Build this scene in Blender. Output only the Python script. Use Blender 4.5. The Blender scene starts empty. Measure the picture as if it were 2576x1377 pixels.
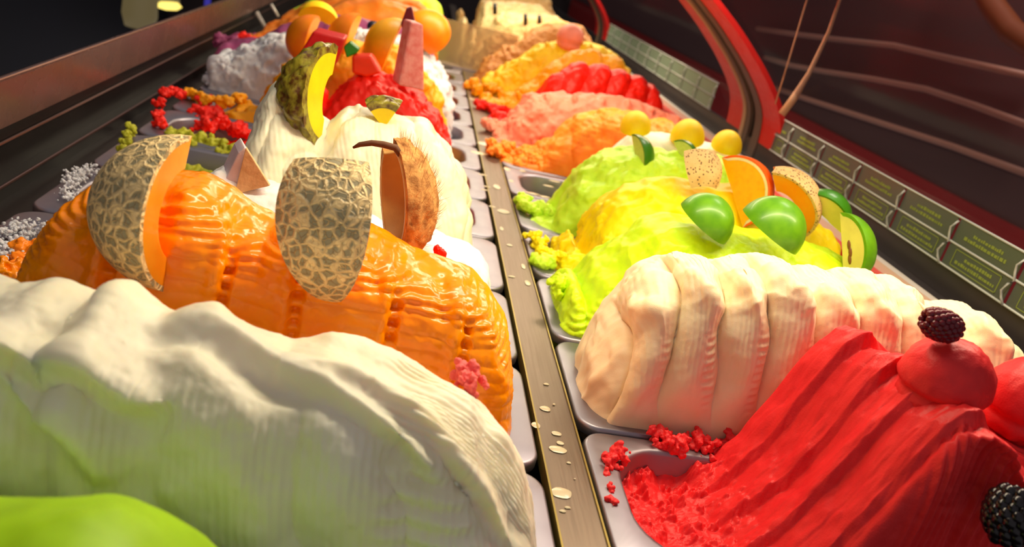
import bpy, math, random
import numpy as np
from mathutils import Vector, Matrix
random.seed(4)
RNG = np.random.default_rng(7)
SC = bpy.context.scene
COL = SC.collection
PI = math.pi

# ------------------------------------------------------------------ camera
FPX = 2000.0
CX, CY = 1288.0, 688.5
CAM = np.array([0.0, 0.0, 0.362])
RM = np.array([[0.9695717, -0.09035346, 0.22752355],
               [0.17415423, -0.39860478, -0.90043574],
               [0.17204946, 0.91266121, -0.37074048]])
RIGHT, UP, FWD = RM[0], -RM[1], RM[2]
cd = bpy.data.cameras.new('camera')
cam = bpy.data.objects.new('camera', cd)
COL.objects.link(cam)
SC.camera = cam
cd.sensor_width = 36.0
cd.lens = FPX / 2576 * 36
cd.clip_start = 0.02
m = Matrix.Identity(4)
for i in range(3):
    m[i][0] = RIGHT[i]; m[i][1] = UP[i]; m[i][2] = -FWD[i]; m[i][3] = CAM[i]
cam.matrix_world = m
cd.dof.use_dof = True
cd.dof.focus_distance = 0.70
cd.dof.aperture_fstop = 6.5

# ------------------------------------------------------------------ world, light, exposure
w = bpy.data.worlds.new('hall'); SC.world = w
w.use_nodes = True
w.node_tree.nodes['Background'].inputs[0].default_value = (0.46, 0.42, 0.43, 1)
w.node_tree.nodes['Background'].inputs[1].default_value = 0.62
SC.view_settings.view_transform = 'Standard'
SC.view_settings.look = 'None'
SC.view_settings.exposure = 0.0
SC.view_settings.gamma = 1.0


def area_light(name, loc, target, sx, sy, power, col):
    d = bpy.data.lights.new(name, 'AREA')
    d.shape = 'RECTANGLE'; d.size = sx; d.size_y = sy
    d.energy = power; d.color = col
    o = bpy.data.objects.new(name, d); COL.objects.link(o)
    v = Vector(target) - Vector(loc)
    o.location = loc
    o.rotation_euler = v.to_track_quat('-Z', 'Y').to_euler()
    return o


# fluorescent tubes under the canopy on the customer's side, running along the case
for yy, pw in ((0.68, 5.6), (1.54, 7.0), (2.40, 7.0), (3.26, 6.0)):
    area_light('canopy_tube_light', (0.31, yy, 0.475), (0.22, yy, 0.0), 0.04, 0.84, pw, (1.0, 0.83, 0.56))


# added unseen fill, takes the red tint off the panel beyond the glass
area_light('added_fill_light', (1.15, 1.6, 1.6), (1.55, 1.8, 0.3), 0.5, 0.5, 14.0, (1.0, 0.88, 0.80))


# ------------------------------------------------------------------ small tools
def ray(u, v):
    return RM.T @ np.array([(u - CX) / FPX, (v - CY) / FPX, 1.0])


def at(u, v, Y=None, X=None, Z=None):
    """a photo point on the real plane Y=.., X=.. or Z=.. of the case"""
    r = ray(u, v)
    if Y is not None: s = (Y - CAM[1]) / r[1]
    elif X is not None: s = (X - CAM[0]) / r[0]
    else: s = (Z - CAM[2]) / r[2]
    return CAM + r * s


def lin(c):
    return tuple(((x / 255 + 0.055) / 1.055) ** 2.4 if x > 10 else x / 255 / 12.92 for x in c)


def tag(o, label=None, cat=None, group=None, kind=None):
    if label: o['label'] = label
    if cat: o['category'] = cat
    if group: o['group'] = group
    if kind: o['kind'] = kind
    return o


def mesh_obj(name, V, F, mat=None, parent=None, smooth=True, uv=None):
    me = bpy.data.meshes.new(name)
    V = np.asarray(V, dtype=np.float32).reshape(-1, 3)
    if isinstance(F, np.ndarray) and F.ndim == 2 and F.shape[1] == 4:
        me.vertices.add(len(V)); me.vertices.foreach_set('co', V.ravel())
        me.loops.add(F.size); me.loops.foreach_set('vertex_index', F.astype(np.int32).ravel())
        me.polygons.add(len(F)); me.polygons.foreach_set('loop_start', np.arange(0, F.size, 4, dtype=np.int32))
        me.update(calc_edges=True); me.validate()
    else:
        me.from_pydata([tuple(map(float, v)) for v in V], [], [tuple(int(i) for i in f) for f in F]); me.update()
    if smooth: me.shade_smooth()
    o = bpy.data.objects.new(name, me); COL.objects.link(o)
    if mat: me.materials.append(mat)
    if parent is not None: o.parent = parent
    return o


def empty(name, loc, label, cat, group=None):
    o = bpy.data.objects.new(name, None); COL.objects.link(o)
    o.location = [float(x) for x in loc]; o.empty_display_size = 0.01
    tag(o, label, cat, group)
    return o


class MB:
    def __init__(s): s.V = []; s.F = []
    def add(s, V, F):
        n = len(s.V); s.V += [tuple(map(float, v)) for v in V]; s.F += [tuple(int(i) + n for i in f) for f in F]
        return s
    def box(s, a, b):
        x0, y0, z0 = a; x1, y1, z1 = b
        V = [(x0, y0, z0), (x1, y0, z0), (x1, y1, z0), (x0, y1, z0), (x0, y0, z1), (x1, y0, z1), (x1, y1, z1), (x0, y1, z1)]
        return s.add(V, [(3, 2, 1, 0), (4, 5, 6, 7), (0, 1, 5, 4), (1, 2, 6, 5), (2, 3, 7, 6), (3, 0, 4, 7)])
    def tube(s, P, r, n=8):
        P = [np.array(p, float) for p in P]; V = []; F = []
        R = r if hasattr(r, '__len__') else [r] * len(P)
        for i, p in enumerate(P):
            t = P[min(i + 1, len(P) - 1)] - P[max(i - 1, 0)]; t /= np.linalg.norm(t) + 1e-12
            a = np.array([0, 0, 1.]) if abs(t[2]) < .9 else np.array([1., 0, 0])
            u = np.cross(t, a); u /= np.linalg.norm(u); v = np.cross(t, u)
            for k in range(n):
                an = 2 * PI * k / n; V.append(p + R[i] * (u * math.cos(an) + v * math.sin(an)))
        for i in range(len(P) - 1):
            for k in range(n):
                F.append((i * n + k, i * n + (k + 1) % n, (i + 1) * n + (k + 1) % n, (i + 1) * n + k))
        F.append(tuple(range(n))[::-1]); F.append(tuple((len(P) - 1) * n + k for k in range(n)))
        return s.add(V, F)
    def build(s, name, mat, parent=None, smooth=False):
        return mesh_obj(name, s.V, s.F, mat, parent, smooth)


def grid_faces(nu, nv, wrap_v=False):
    i = np.arange(nu - 1)[:, None]; j = np.arange(nv if wrap_v else nv - 1)[None, :]
    j2 = (j + 1) % nv
    return np.stack([i * nv + j, (i + 1) * nv + j, (i + 1) * nv + j2, i * nv + j2], -1).reshape(-1, 4)


def _hash(i, j, k, s):
    n = (i * 374761393 + j * 668265263 + k * 2147483647 + s * 974711) & 0xffffffff
    n = ((n ^ (n >> 13)) * 1274126177) & 0xffffffff
    n = ((n ^ (n >> 16)) * 2246822519) & 0xffffffff
    return ((n ^ (n >> 15)) & 0xffff) / 65535.0


def vnoise(x, y, z, s=0):
    """smooth value noise, about -1..1"""
    x = np.asarray(x, float); y = np.asarray(y, float) + 0 * x; z = np.asarray(z, float) + 0 * x
    xi = np.floor(x).astype(np.int64); yi = np.floor(y).astype(np.int64); zi = np.floor(z).astype(np.int64)
    fx = x - xi; fy = y - yi; fz = z - zi
    fx = fx * fx * (3 - 2 * fx); fy = fy * fy * (3 - 2 * fy); fz = fz * fz * (3 - 2 * fz)
    r = 0
    for a in (0, 1):
        for b in (0, 1):
            for c in (0, 1):
                r = r + _hash(xi + a, yi + b, zi + c, s) * (fx if a else 1 - fx) * (fy if b else 1 - fy) * (fz if c else 1 - fz)
    return r * 2 - 1


def fbm(x, y, z, f, o=4, s=0, g=.5):
    r = 0; a = 1; t = 0
    for k in range(o):
        r = r + a * vnoise(x * f, y * f, z * f, s + k); t += a; a *= g; f *= 2.03
    return r / t


def sst(a, b, x):
    t = np.clip((x - a) / (b - a), 0, 1); return t * t * (3 - 2 * t)


# ------------------------------------------------------------------ materials
def new_mat(name):
    mt = bpy.data.materials.new(name); mt.use_nodes = True
    nt = mt.node_tree; return mt, nt, nt.nodes['Principled BSDF']


def gel(name, rgb, rough=.5, sss=.25, rad=(.012, .006, .003), coat=0, bump=.25, bs=900, rgb2=None, vs=40, mix=.5, linear=False):
    mt, nt, b = new_mat(name)
    c = lin(rgb) if not linear else rgb
    b.inputs['Roughness'].default_value = rough
    b.inputs['Subsurface Weight'].default_value = sss
    b.inputs['Subsurface Radius'].default_value = (1, .6, .35)
    b.inputs['Subsurface Scale'].default_value = rad[0]
    b.inputs['Coat Weight'].default_value = coat
    b.inputs['Coat Roughness'].default_value = .12
    b.inputs['IOR'].default_value = 1.36
    tc = nt.nodes.new('ShaderNodeTexCoord')
    n1 = nt.nodes.new('ShaderNodeTexNoise'); n1.inputs['Scale'].default_value = vs; n1.inputs['Detail'].default_value = 4
    nt.links.new(tc.outputs['Object'], n1.inputs['Vector'])
    r = nt.nodes.new('ShaderNodeValToRGB')
    c2 = lin(rgb2) if rgb2 else tuple(x * .82 for x in c)
    r.color_ramp.elements[0].color = (*c2, 1); r.color_ramp.elements[1].color = (*c, 1)
    r.color_ramp.elements[0].position = .5 - mix * .5; r.color_ramp.elements[1].position = .5 + .1
    nt.links.new(n1.outputs['Fac'], r.inputs['Fac']); nt.links.new(r.outputs['Color'], b.inputs['Base Color'])
    n2 = nt.nodes.new('ShaderNodeTexNoise'); n2.inputs['Scale'].default_value = bs; n2.inputs['Detail'].default_value = 3
    nt.links.new(tc.outputs['Object'], n2.inputs['Vector'])
    bp = nt.nodes.new('ShaderNodeBump'); bp.inputs['Strength'].default_value = bump; bp.inputs['Distance'].default_value = .001
    nt.links.new(n2.outputs['Fac'], bp.inputs['Height']); nt.links.new(bp.outputs['Normal'], b.inputs['Normal'])
    return mt


def plain(name, rgb, rough=.5, metal=0, spec=.5, bump=0, bs=200, alpha=None, trans=0, aniso=False):
    mt, nt, b = new_mat(name)
    b.inputs['Base Color'].default_value = (*lin(rgb), 1)
    b.inputs['Roughness'].default_value = rough; b.inputs['Metallic'].default_value = metal
    b.inputs['Specular IOR Level'].default_value = spec
    b.inputs['Transmission Weight'].default_value = trans
    if bump:
        tc = nt.nodes.new('ShaderNodeTexCoord'); n2 = nt.nodes.new('ShaderNodeTexNoise')
        n2.inputs['Scale'].default_value = bs
        if aniso:
            mp = nt.nodes.new('ShaderNodeMapping'); mp.inputs['Scale'].default_value = (1, .03, 1)
            nt.links.new(tc.outputs['Object'], mp.inputs[0]); nt.links.new(mp.outputs[0], n2.inputs['Vector'])
        else: nt.links.new(tc.outputs['Object'], n2.inputs['Vector'])
        bp = nt.nodes.new('ShaderNodeBump'); bp.inputs['Strength'].default_value = bump; bp.inputs['Distance'].default_value = .0005
        nt.links.new(n2.outputs['Fac'], bp.inputs['Height']); nt.links.new(bp.outputs['Normal'], b.inputs['Normal'])
        r = nt.nodes.new('ShaderNodeMapRange'); r.inputs['To Min'].default_value = max(rough - .12, 0); r.inputs['To Max'].default_value = rough + .15
        nt.links.new(n2.outputs['Fac'], r.inputs['Value']); nt.links.new(r.outputs[0], b.inputs['Roughness'])
    return mt


def emit(name, rgb, st):
    mt, nt, b = new_mat(name)
    b.inputs['Base Color'].default_value = (0, 0, 0, 1)
    b.inputs['Emission Color'].default_value = (*lin(rgb), 1); b.inputs['Emission Strength'].default_value = st
    return mt


STEEL = plain('pan_steel', (150, 146, 156), .42, 1, bump=.04, bs=40)
STRIP = plain('divider_steel', (122, 108, 94), .42, 1, bump=.25, bs=500, aniso=True)
RAIL = plain('back_rail_steel', (140, 104, 94), .25, .55, bump=.2, bs=30)
TRACK = plain('track_edge', (150, 118, 108), .3, 1)
BLACKM = plain('black_plastic', (22, 17, 17), .35)
DARK = plain('dark_tub', (40, 34, 34), .5)
RED = plain('red_enamel', (205, 22, 18), .35, bump=.1, bs=60)
WHITEM = plain('white_metal_trim', (226, 220, 208), .35, .1)
GREYP = plain('grey_gasket', (92, 78, 70), .45)
BEIGE = plain('beige_gasket', (176, 150, 118), .5)
PANEL = plain('smoked_lower_panel', (44, 38, 42), .35)

# ------------------------------------------------------------------ setting: the case
Y0, Y1 = 0.0, 4.6


def struct(o): o['kind'] = 'structure'; return o


struct(MB().box((-.42, -.2, -.16), (.75, 5.2, -.13)).build('floor', DARK))
# back side of the case (operator side)
bk = empty('back_rail', (-.44, 2, 0), 'long brown metal back ledge with sliding track grooves along the left side of the case', 'rail')


def chbox(a, b): return MB().box(a, b)


def rel(o, par):
    """keep world coordinates of a mesh written in world space when parented to an empty"""
    o.parent = par
    o.matrix_parent_inverse = Matrix.Translation(-par.location)
    return o


rel(MB().box((-.452, 0, .040), (-.440, Y1, .094)).build('face_plate', RAIL), bk)
rel(MB().tube([(-.444, 0, .0955), (-.444, Y1, .0955)], .0022).build('top_edge', TRACK), bk)
rel(MB().box((-.452, 0, -.06), (-.441, Y1, .040)).build('lower_panel', BLACKM), bk)
rel(MB().tube([(-.438, 0, .024), (-.438, Y1, .024)], .0020).build('track_edge', TRACK), bk)
rel(MB().box((-.441, 0, -.03), (-.420, Y1, -.016)).build('track_step', BLACKM), bk)
rel(MB().tube([(-.421, 0, -.014), (-.421, Y1, -.014)], .0020).build('track_edge', TRACK), bk)
rel(MB().box((-.420, 0, -.06), (-.352, Y1, -.030)).build('track_floor', BLACKM), bk)

# centre divider between the two rows
dv = empty('centre_divider', (.177, 2, 0), 'brushed steel divider strip running between the two rows of tubs', 'divider')
rel(MB().box((.160, 0, -.012), (.1935, 2.42, -.0005)).build('strip', STRIP), dv)
YEL = plain('divider_edge', (150, 132, 70), .4, .8)
rel(MB().box((.1585, 0, -.012), (.160, 2.42, .0010)).build('edge_lip', YEL), dv)
rel(MB().box((.1935, 0, -.012), (.195, 2.42, .0010)).build('edge_lip', YEL), dv)
rel(MB().box((.160, 2.42, -.012), (.195, 4.6, -.0005)).build('far_strip', STRIP), dv)
rel(MB().box((.163, 0, -.13), (.190, 4.6, -.012)).build('support_beam', DARK), dv)


# ------------------------------------------------------------------ pans
def rrect(hx, hy, r, n=10):
    P = []
    for cx, cy, a0 in ((hx - r, hy - r, 0), (-hx + r, hy - r, 90), (-hx + r, -hy + r, 180), (hx - r, -hy + r, 270)):
        for k in range(n):
            a = math.radians(a0 + 90 * k / (n - 1)); P.append((cx + r * math.cos(a), cy + r * math.sin(a)))
    return P


PANL, PANW = .247, .0805
_pm = None


def pan_mesh():
    global _pm
    if _pm: return _pm
    L = [(PANL, PANW, .022, -.010), (PANL, PANW, .022, -.0035), (PANL - .0012, PANW - .0012, .021, -.0008), (PANL - .003, PANW - .003, .020, 0),
         (PANL - .022, PANW - .013, .045, -.0012), (PANL - .024, PANW - .015, .046, -.0018), (PANL - .026, PANW - .0165, .046, -.005),
         (PANL - .030, PANW - .020, .045, -.06), (PANL - .034, PANW - .022, .044, -.112), (PANL - .045, PANW - .032, .035, -.120)]
    V = []; n = 40
    for hx, hy, r, z in L: V += [(x, y, z) for x, y in rrect(hx, hy, r)]
    F = []
    for i in range(len(L) - 1):
        for k in range(n): F.append((i * n + k, i * n + (k + 1) % n, (i + 1) * n + (k + 1) % n, (i + 1) * n + k))
    F.append(tuple((len(L) - 1) * n + k for k in range(n)))
    me = bpy.data.meshes.new('gelato_pan'); me.from_pydata(V, [], F); me.update(); me.shade_smooth()
    me.materials.append(STEEL); _pm = me
    return me


def pan(xc, yc, label, z=0, group=None):
    o = bpy.data.objects.new('gelato_pan', pan_mesh()); COL.objects.link(o)
    o.location = (xc, yc, z); tag(o, label, 'tub', group)
    if xc < .1: o.scale.x = 1.054
    return o


XL, XR = -.1045, .445
PITCH = .166


def yl(k): return .419 + PITCH * (k - 1)     # left tubs, k=1 is the near white one
def yr(k): return .4875 + .1655 * k          # right tubs, k=0 is the red one


# ------------------------------------------------------------------ gelato mounds
def mound(ridge, Yc, mat, label, disp=None, W=.072, base=-.035, nu=300, nv=140, pw=.80, bulge=.10, endr=.035, cat='gelato',
          sm=5, Yridge=0.0, name='gelato_mound', group=None, parent=None, wfun=None):
    R = np.array(sorted(ridge)); x0, x1 = R[0, 0], R[-1, 0]
    # denser near the ends
    s = np.linspace(0, 1, nu); xs = x0 + (x1 - x0) * (s - .12 * np.sin(2 * PI * s) / (2 * PI) * 2)
    H = np.interp(xs, R[:, 0], R[:, 1])
    if sm:
        k = np.hanning(sm * 2 + 3); k /= k.sum()
        Hp = np.pad(H, (sm + 1, sm + 1), 'edge'); H = np.convolve(Hp, k, 'valid')
    dl = np.clip((xs - x0) / endr, 0, 1); dr = np.clip((x1 - xs) / endr, 0, 1)
    e = np.sqrt(np.clip(1 - (1 - dl) ** 2, 0, 1)) * np.sqrt(np.clip(1 - (1 - dr) ** 2, 0, 1))
    v = np.linspace(0, 1, nv); a = PI * v
    ca, sa = np.cos(a), np.sin(a)
    cp = np.sign(ca) * np.abs(ca) ** pw; sp = np.abs(sa) ** pw
    Wx = W * e * (wfun(xs) if wfun else 1)
    X = np.repeat(xs[:, None], nv, 1)
    Y = -(Wx[:, None]) * (cp * (1 + bulge * np.sin(a) ** 2 * np.sign(1)))[None, :] + Yridge * sp[None, :]
    Z = base + ((H - base) * (.25 + .75 * e))[:, None] * sp[None, :]
    P = np.stack([X, Y + Yc, Z], -1)

    def normals(P):
        du = np.gradient(P, axis=0); dv_ = np.gradient(P, axis=1)
        N = np.cross(du, dv_); N /= np.linalg.norm(N, axis=-1, keepdims=True) + 1e-9
        return N
    if disp is not None:
        N = normals(P)
        mask = np.sin(a)[None, :] ** .3 * (e[:, None] ** .5)
        layers = disp if isinstance(disp, (list, tuple)) else [disp]
        for f in layers:
            N = normals(P)
            d = f(X, v[None, :] + 0 * X, P[..., 1] - Yc, P[..., 2])
            if isinstance(d, tuple): P = P + np.stack(d, -1) * mask[..., None]
            else: P = P + N * (d * mask)[..., None]
    if parent is None:
        c = np.array([(x0 + x1) / 2, Yc, 0.0])
    else: c = np.array(parent.location)
    o = mesh_obj(name, (P - c).reshape(-1, 3), grid_faces(nu, nv)[:, ::-1].copy(), mat)
    if parent is None:
        o.location = c; tag(o, label, cat, group)
    else: o.parent = parent
    return o


def px_ridge(pts, Yc, dz=0.0):
    r = []
    for u, v in pts:
        p = at(u, v, Y=Yc); r.append((p[0], p[2] + dz))
    return r


# displacement vocabularies (x along the tub, v round the section 0 front .5 top 1 back)
def noise_d(a, f, o=4, s=0, an=(1, 1, 1)):
    return lambda x, v, y, z: a * fbm(x * an[0], y * an[1], z * an[2], f, o, s)


def ridge_d(a, f, s=0, v0=.0, v1=1.0):
    return lambda x, v, y, z: a * (.35 - np.abs(fbm(x, y, z, f, 3, s, .45))) * 2 * sst(v0 - .01, v0 + .05, v) * (1 - sst(v1 - .05, v1 + .01, v))


def crumb_d(a, f, s=0, th=.0, region=None):
    def g(x, v, y, z):
        n = fbm(x, y, z, f, 3, s, .6); d = a * np.clip(n - th, 0, 1) * 1.6
        return d * region(x, v, y, z) if region else d
    return g


def folds_d(a, wl, lean=0., s=0, sharp=.7, top=.4, warp=.5):
    """finger-wide vertical folds pressed into the front"""
    def g(x, v, y, z):
        ph = (x + lean * z + .01 * warp * fbm(x, y, z, 18, 2, s)) / wl
        w_ = np.abs(np.sin(PI * ph)) ** sharp
        m_ = sst(0, .12, v) * (1 - sst(top, top + .12, v))
        return a * (w_ - .6) * m_
    return g


def comb_d(a, wl, lean=0, s=0, v0=.0, v1=.45, x0=-9, x1=9):
    def g(x, v, y, z):
        return a * np.sin(2 * PI * (x + lean * z + .003 * fbm(x, y, z, 20, 2, s)) / wl) * sst(v0, v0 + .05, v) * (1 - sst(v1, v1 + .08, v)) * sst(x0, x0 + .01, x) * (1 - sst(x1 - .01, x1, x))
    return g


# ------------------------------------------------------------------ flavours
M_white1 = gel('fior_di_latte', (244, 238, 214), .42, .35, (.015,), bump=.15, rgb2=(238, 230, 196), vs=18)
M_coco = gel('coconut_gelato', (250, 246, 244), .45, .3, (.012,), bump=.2, bs=500)
M_pine = gel('pineapple_gelato', (250, 245, 216), .38, .35, (.015,), bump=.1)
M_cream = gel('cream_gelato', (248, 228, 190), .45, .3, (.012,), bump=.15, rgb2=(244, 220, 176))
M_mango = gel('mango_orange_gelato', (255, 152, 0), .24, .08, (.010,), coat=.22, bump=.12, bs=260, rgb2=(255, 128, 0), vs=25)
M_red = gel('raspberry_gelato', (236, 48, 50), .45, .2, (.008,), bump=.3, bs=700, rgb2=(226, 38, 44))
M_lime = gel('green_apple_gelato', (205, 240, 22), .4, .3, (.012,), bump=.25, rgb2=(190, 232, 20))
M_lime2 = gel('lime_gelato', (206, 244, 62), .4, .3, (.012,), bump=.3, rgb2=(182, 230, 30), vs=60)
M_yel = gel('yellow_melon_gelato', (255, 230, 8), .42, .3, (.012,), bump=.2, rgb2=(255, 224, 6))
M_nearg = gel('near_green_gelato', (176, 226, 30), .4, .3, (.012,), bump=.1)
M_lemon = gel('lemon_gelato', (246, 238, 214), .45, .3, (.012,), bump=.2)
M_orange = gel('tangerine_gelato', (255, 146, 40), .45, .3, (.012,), bump=.3, rgb2=(255, 122, 18))
M_salmon = gel('grapefruit_gelato', (250, 150, 122), .45, .3, (.012,), bump=.3)
M_scarlet = gel('strawberry_gelato', (248, 32, 12), .42, .25, (.01,), bump=.3)
M_amber = gel('mandarin_gelato', (255, 170, 8), .45, .3, (.012,), bump=.3)
M_gold = gel('golden_gelato', (244, 206, 20), .45, .3, (.012,), bump=.3, rgb2=(228, 178, 14))
M_tan = gel('hazelnut_gelato', (214, 176, 116), .5, .2, (.01,), bump=.3, rgb2=(190, 146, 88))
M_beige = gel('vanilla_gelato', (240, 216, 160), .5, .25, (.01,), bump=.3, rgb2=(226, 194, 134))
M_brown = gel('coffee_gelato', (190, 132, 72), .5, .2, (.01,), bump=.3)
M_purple = gel('berry_gelato', (150, 66, 110), .45, .2, (.01,), bump=.3)
M_grnyel = gel('kiwi_gelato', (190, 192, 48), .45, .25, (.01,), bump=.3)
M_snow = gel('snow_gelato', (218, 218, 224), .5, .3, (.01,), bump=.5)

# --- L0: the green one nearest the camera, only its crest in the frame
mound([(-.30, .0), (-.26, .09), (-.12, .108), (-.10, .113), (-.085, .113), (-.07, .104), (-.05, .085), (-.03, .04), (.0, .0), (.12, -.01)], .262, M_nearg,
      'bright green gelato crest at the bottom left corner, nearest of all', [noise_d(.006, 22, 3, 3)], nu=160, nv=80)
pan(XL, .253, 'steel tub nearest the camera in the left row, holding the bright green gelato')


# --- L1: near white mound
def l1_swoop(x, v, y, z):
    d = 0
    # big folded lips along the crest
    for (xa, va, xb, vb, wd, am) in ((-.20, .36, -.10, .30, .035, .012), (-.10, .50, .05, .30, .030, .010), (-.02, .46, .10, .26, .03, .008), (-.24, .40, -.12, .18, .03, .009)):
        t = np.clip((x - xa) / (xb - xa), 0, 1); vv = va + (vb - va) * t ** 1.5
        dist = (v - vv)
        inx = sst(xa - .03, xa + .02, x) * (1 - sst(xb - .01, xb + .02, x))
        d = d + am * np.where(dist > 0, np.exp(-(dist / .05) ** 2), np.exp(-(dist / .018) ** 2) - .55 * np.exp(-((dist + .045) / .03) ** 2)) * inx
    return d


mound(px_ridge([(0, 735), (100, 722), (170, 755), (215, 775), (270, 722), (330, 760), (420, 800), (530, 785), (620, 840), (720, 888), (830, 872), (1000, 915), (1120, 970), (1200, 1010), (1270, 1080), (1325, 1190), (1343, 1377)], .42, -.004)
      + [(-.33, .02), (-.27, .10), (-.23, .125)], .42, M_white1,
      'large soft white gelato mound across the bottom left foreground',
      [noise_d(.014, 13, 3, 1), l1_swoop, folds_d(.009, .066, .25, 3, .8, .30, 3.0), comb_d(.0003, .0052, .1, 5, .06, .30),
       lambda x, v, y, z: .0016 * np.sin(2 * PI * z / .0115 + 12 * x) * sst(.02, .035, x) * (1 - sst(.075, .09, x)) * sst(.06, .1, v) * (1 - sst(.26, .32, v)),
       lambda x, v, y, z: .0014 * np.sin(2 * PI * (v + .5 * x) / .016) * sst(.015, .04, x) * sst(.33, .38, v) * (1 - sst(.52, .6, v)),
       noise_d(.0022, 70, 3, 9)], nu=520, nv=300, pw=.72, W=.070, endr=.03)
pan(XL, yl(1), 'steel tub under the large soft white mound in the left foreground')


# --- L2: glossy orange
def l2_cols(x, v, y, z):
    d = 0
    for xc, wd in ((-.175, .006), (-.098, .005), (-.048, .006), (.022, .006), (.078, .005)):
        ph = (x - xc - .03 * (z - .08))
        notch = .5 + .5 * np.sign(np.sin(2 * PI * z / .0105 + xc * 90)) * np.abs(np.sin(2 * PI * z / .0105 + xc * 90)) ** .5
        d = d - (.0030 + .0065 * notch) * np.exp(-(ph / (wd * .75)) ** 4) * sst(.0, .1, v) * (1 - sst(.30, .36, v))
        d = d + .0034 * np.exp(-((ph + .009) / .0045) ** 2) * (1 - sst(.34, .42, v))
    return d


def l2_strata(x, v, y, z):
    ph = z / .0125 + 1.2 * fbm(x * .6, y, z, 22, 3, 12) + x * 4
    return .0015 * (np.abs(np.sin(PI * ph)) ** .6 - .5) * (1 - sst(.28, .36, v)) * (x * 0 + 1)


def l2_top(x, v, y, z):

    ph = (x + .12 * y) / .052
    return -.005 * np.exp(-((ph - np.round(ph)) / .16) ** 2) * sst(.26, .34, v) * (1 - sst(.45, .52, v)) + .001 * np.sin(2 * PI * z / .006) * sst(.28, .34, v) * (1 - sst(.48, .55, v))


mound(px_ridge([(25, 720), (70, 690), (125, 560), (190, 480), (240, 445), (290, 425), (330, 415), (420, 425), (500, 442), (560, 475), (640, 530), (690, 552), (740, 525), (800, 520), (900, 560), (960, 585), (1040, 640), (1120, 665), (1190, 690), (1240, 740), (1275, 820), (1288, 900), (1290, 1060)], .585, -.003),
      .585, M_mango, 'tall glossy orange mango mound holding two netted melon wedges',
      [noise_d(.006, 16, 3, 21), l2_top, l2_cols, l2_strata, noise_d(.0018, 90, 3, 5), crumb_d(.006, 60, 3, .25, lambda x, v, y, z: 1 - sst(-.24, -.2, x))],
      nu=560, nv=300, pw=.70, W=.074, endr=.03)
pan(XL, yl(2), 'steel tub under the glossy orange mango mound')

# --- L3 coconut
mound(px_ridge([(530, 430), (560, 400), (620, 440), (680, 455), (750, 470), (850, 520), (1000, 590), (1080, 580), (1170, 610), (1225, 650), (1250, 700), (1252, 760)], .75, -.004) + [(-.22, .05), (-.26, .0)],
      .75, M_coco, 'bright white coconut mound behind the orange one, with a coconut shell shard',
      [noise_d(.008, 20, 4, 31), ridge_d(.005, 26, 32), noise_d(.002, 90, 3, 35)], nu=300, nv=140, W=.072, endr=.03)
pan(XL, yl(3), 'steel tub of the coconut gelato, behind the orange mound')


# --- L4 pineapple
def l4_sw(x, v, y, z):
    ph = (x + .35 * y) / .075 + 1.5 * fbm(x, y, z, 11, 2, 2)
    return .007 * (np.abs(np.sin(PI * ph)) ** .6 - .5) * (1 - sst(.55, .7, v))


mound(px_ridge([(618, 430), (622, 330), (640, 268), (690, 215), (720, 215), (760, 270), (830, 330), (870, 270), (905, 262), (950, 290), (1010, 300), (1070, 312), (1110, 345), (1130, 375), (1165, 440), (1185, 520), (1192, 600)], .917, -.002),
      .917, M_pine, 'big creamy white pineapple mound with two green rinded fruit wedges',
      [noise_d(.007, 20, 4, 41), ridge_d(.0045, 20, 42), l4_sw, comb_d(.00018, .0055, .3, 44, .05, .4), noise_d(.0015, 90, 3, 45), crumb_d(.005, 90, 4, .1, lambda x, v, y, z: 1 - sst(-.17, -.15, x))],
      nu=360, nv=200, W=.076, pw=.72, endr=.03)
pan(XL, yl(4), 'steel tub under the creamy white pineapple mound')

# --- L5 nearly empty kiwi tub (low remains)
def remains(Yc, xs0, xs1, mat, label, h=.0, seed=1, W=.055, bowl=True, cat='gelato', base=-.06, amp=.014, f=38):
    xm = (xs0 + xs1) / 2
    rd = [(xs0, h - .03), (xs0 + .02, h), (xm, h - .01), (xs1 - .02, h), (xs1, h - .03)]
    return mound(rd, Yc, mat, label, [noise_d(amp, f, 4, seed), crumb_d(.008, 90, seed + 3, .0)], W=W, base=base, nu=200, nv=90, pw=.9, bulge=0, endr=.03, cat=cat)


remains(yl(5), -.300, .02, M_grnyel, 'scraped yellow-green remains in a nearly empty left-row tub', -.012, 51, .052)
pan(XL, yl(5), 'nearly empty steel tub with yellow-green scrapings, behind the pineapple mound')
# --- L6 red
mound([(-.30, -.04), (-.26, -.03), (-.20, -.015), (-.15, .0), (-.12, .05)] + px_ridge([(800, 170), (900, 175), (1000, 200), (1060, 240), (1100, 290), (1130, 360), (1135, 420)], 1.249), yl(6), M_scarlet,
      'bright red sorbet mound holding red fruit sticks in the left row', [noise_d(.010, 26, 4, 61), ridge_d(.007, 30, 62), crumb_d(.006, 70, 64)], nu=240, nv=120, endr=.02)
pan(XL, yl(6), 'steel tub with red crumbs at its open left end')
# --- L7 orange peach
mound([(-.30, -.03), (-.27, .0), (-.23, .01), (-.19, .04)] + px_ridge([(700, 200), (740, 130), (800, 100), (900, 110), (1000, 120), (1060, 170), (1100, 240), (1125, 330)], 1.415), yl(7), M_amber,
      'orange peach mound behind the red sorbet in the left row', [noise_d(.011, 24, 4, 71), ridge_d(.007, 30, 62), crumb_d(.007, 60, 74)], nu=240, nv=110, endr=.02)
pan(XL, yl(7), 'steel tub with orange crumbs at its open left end')
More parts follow.
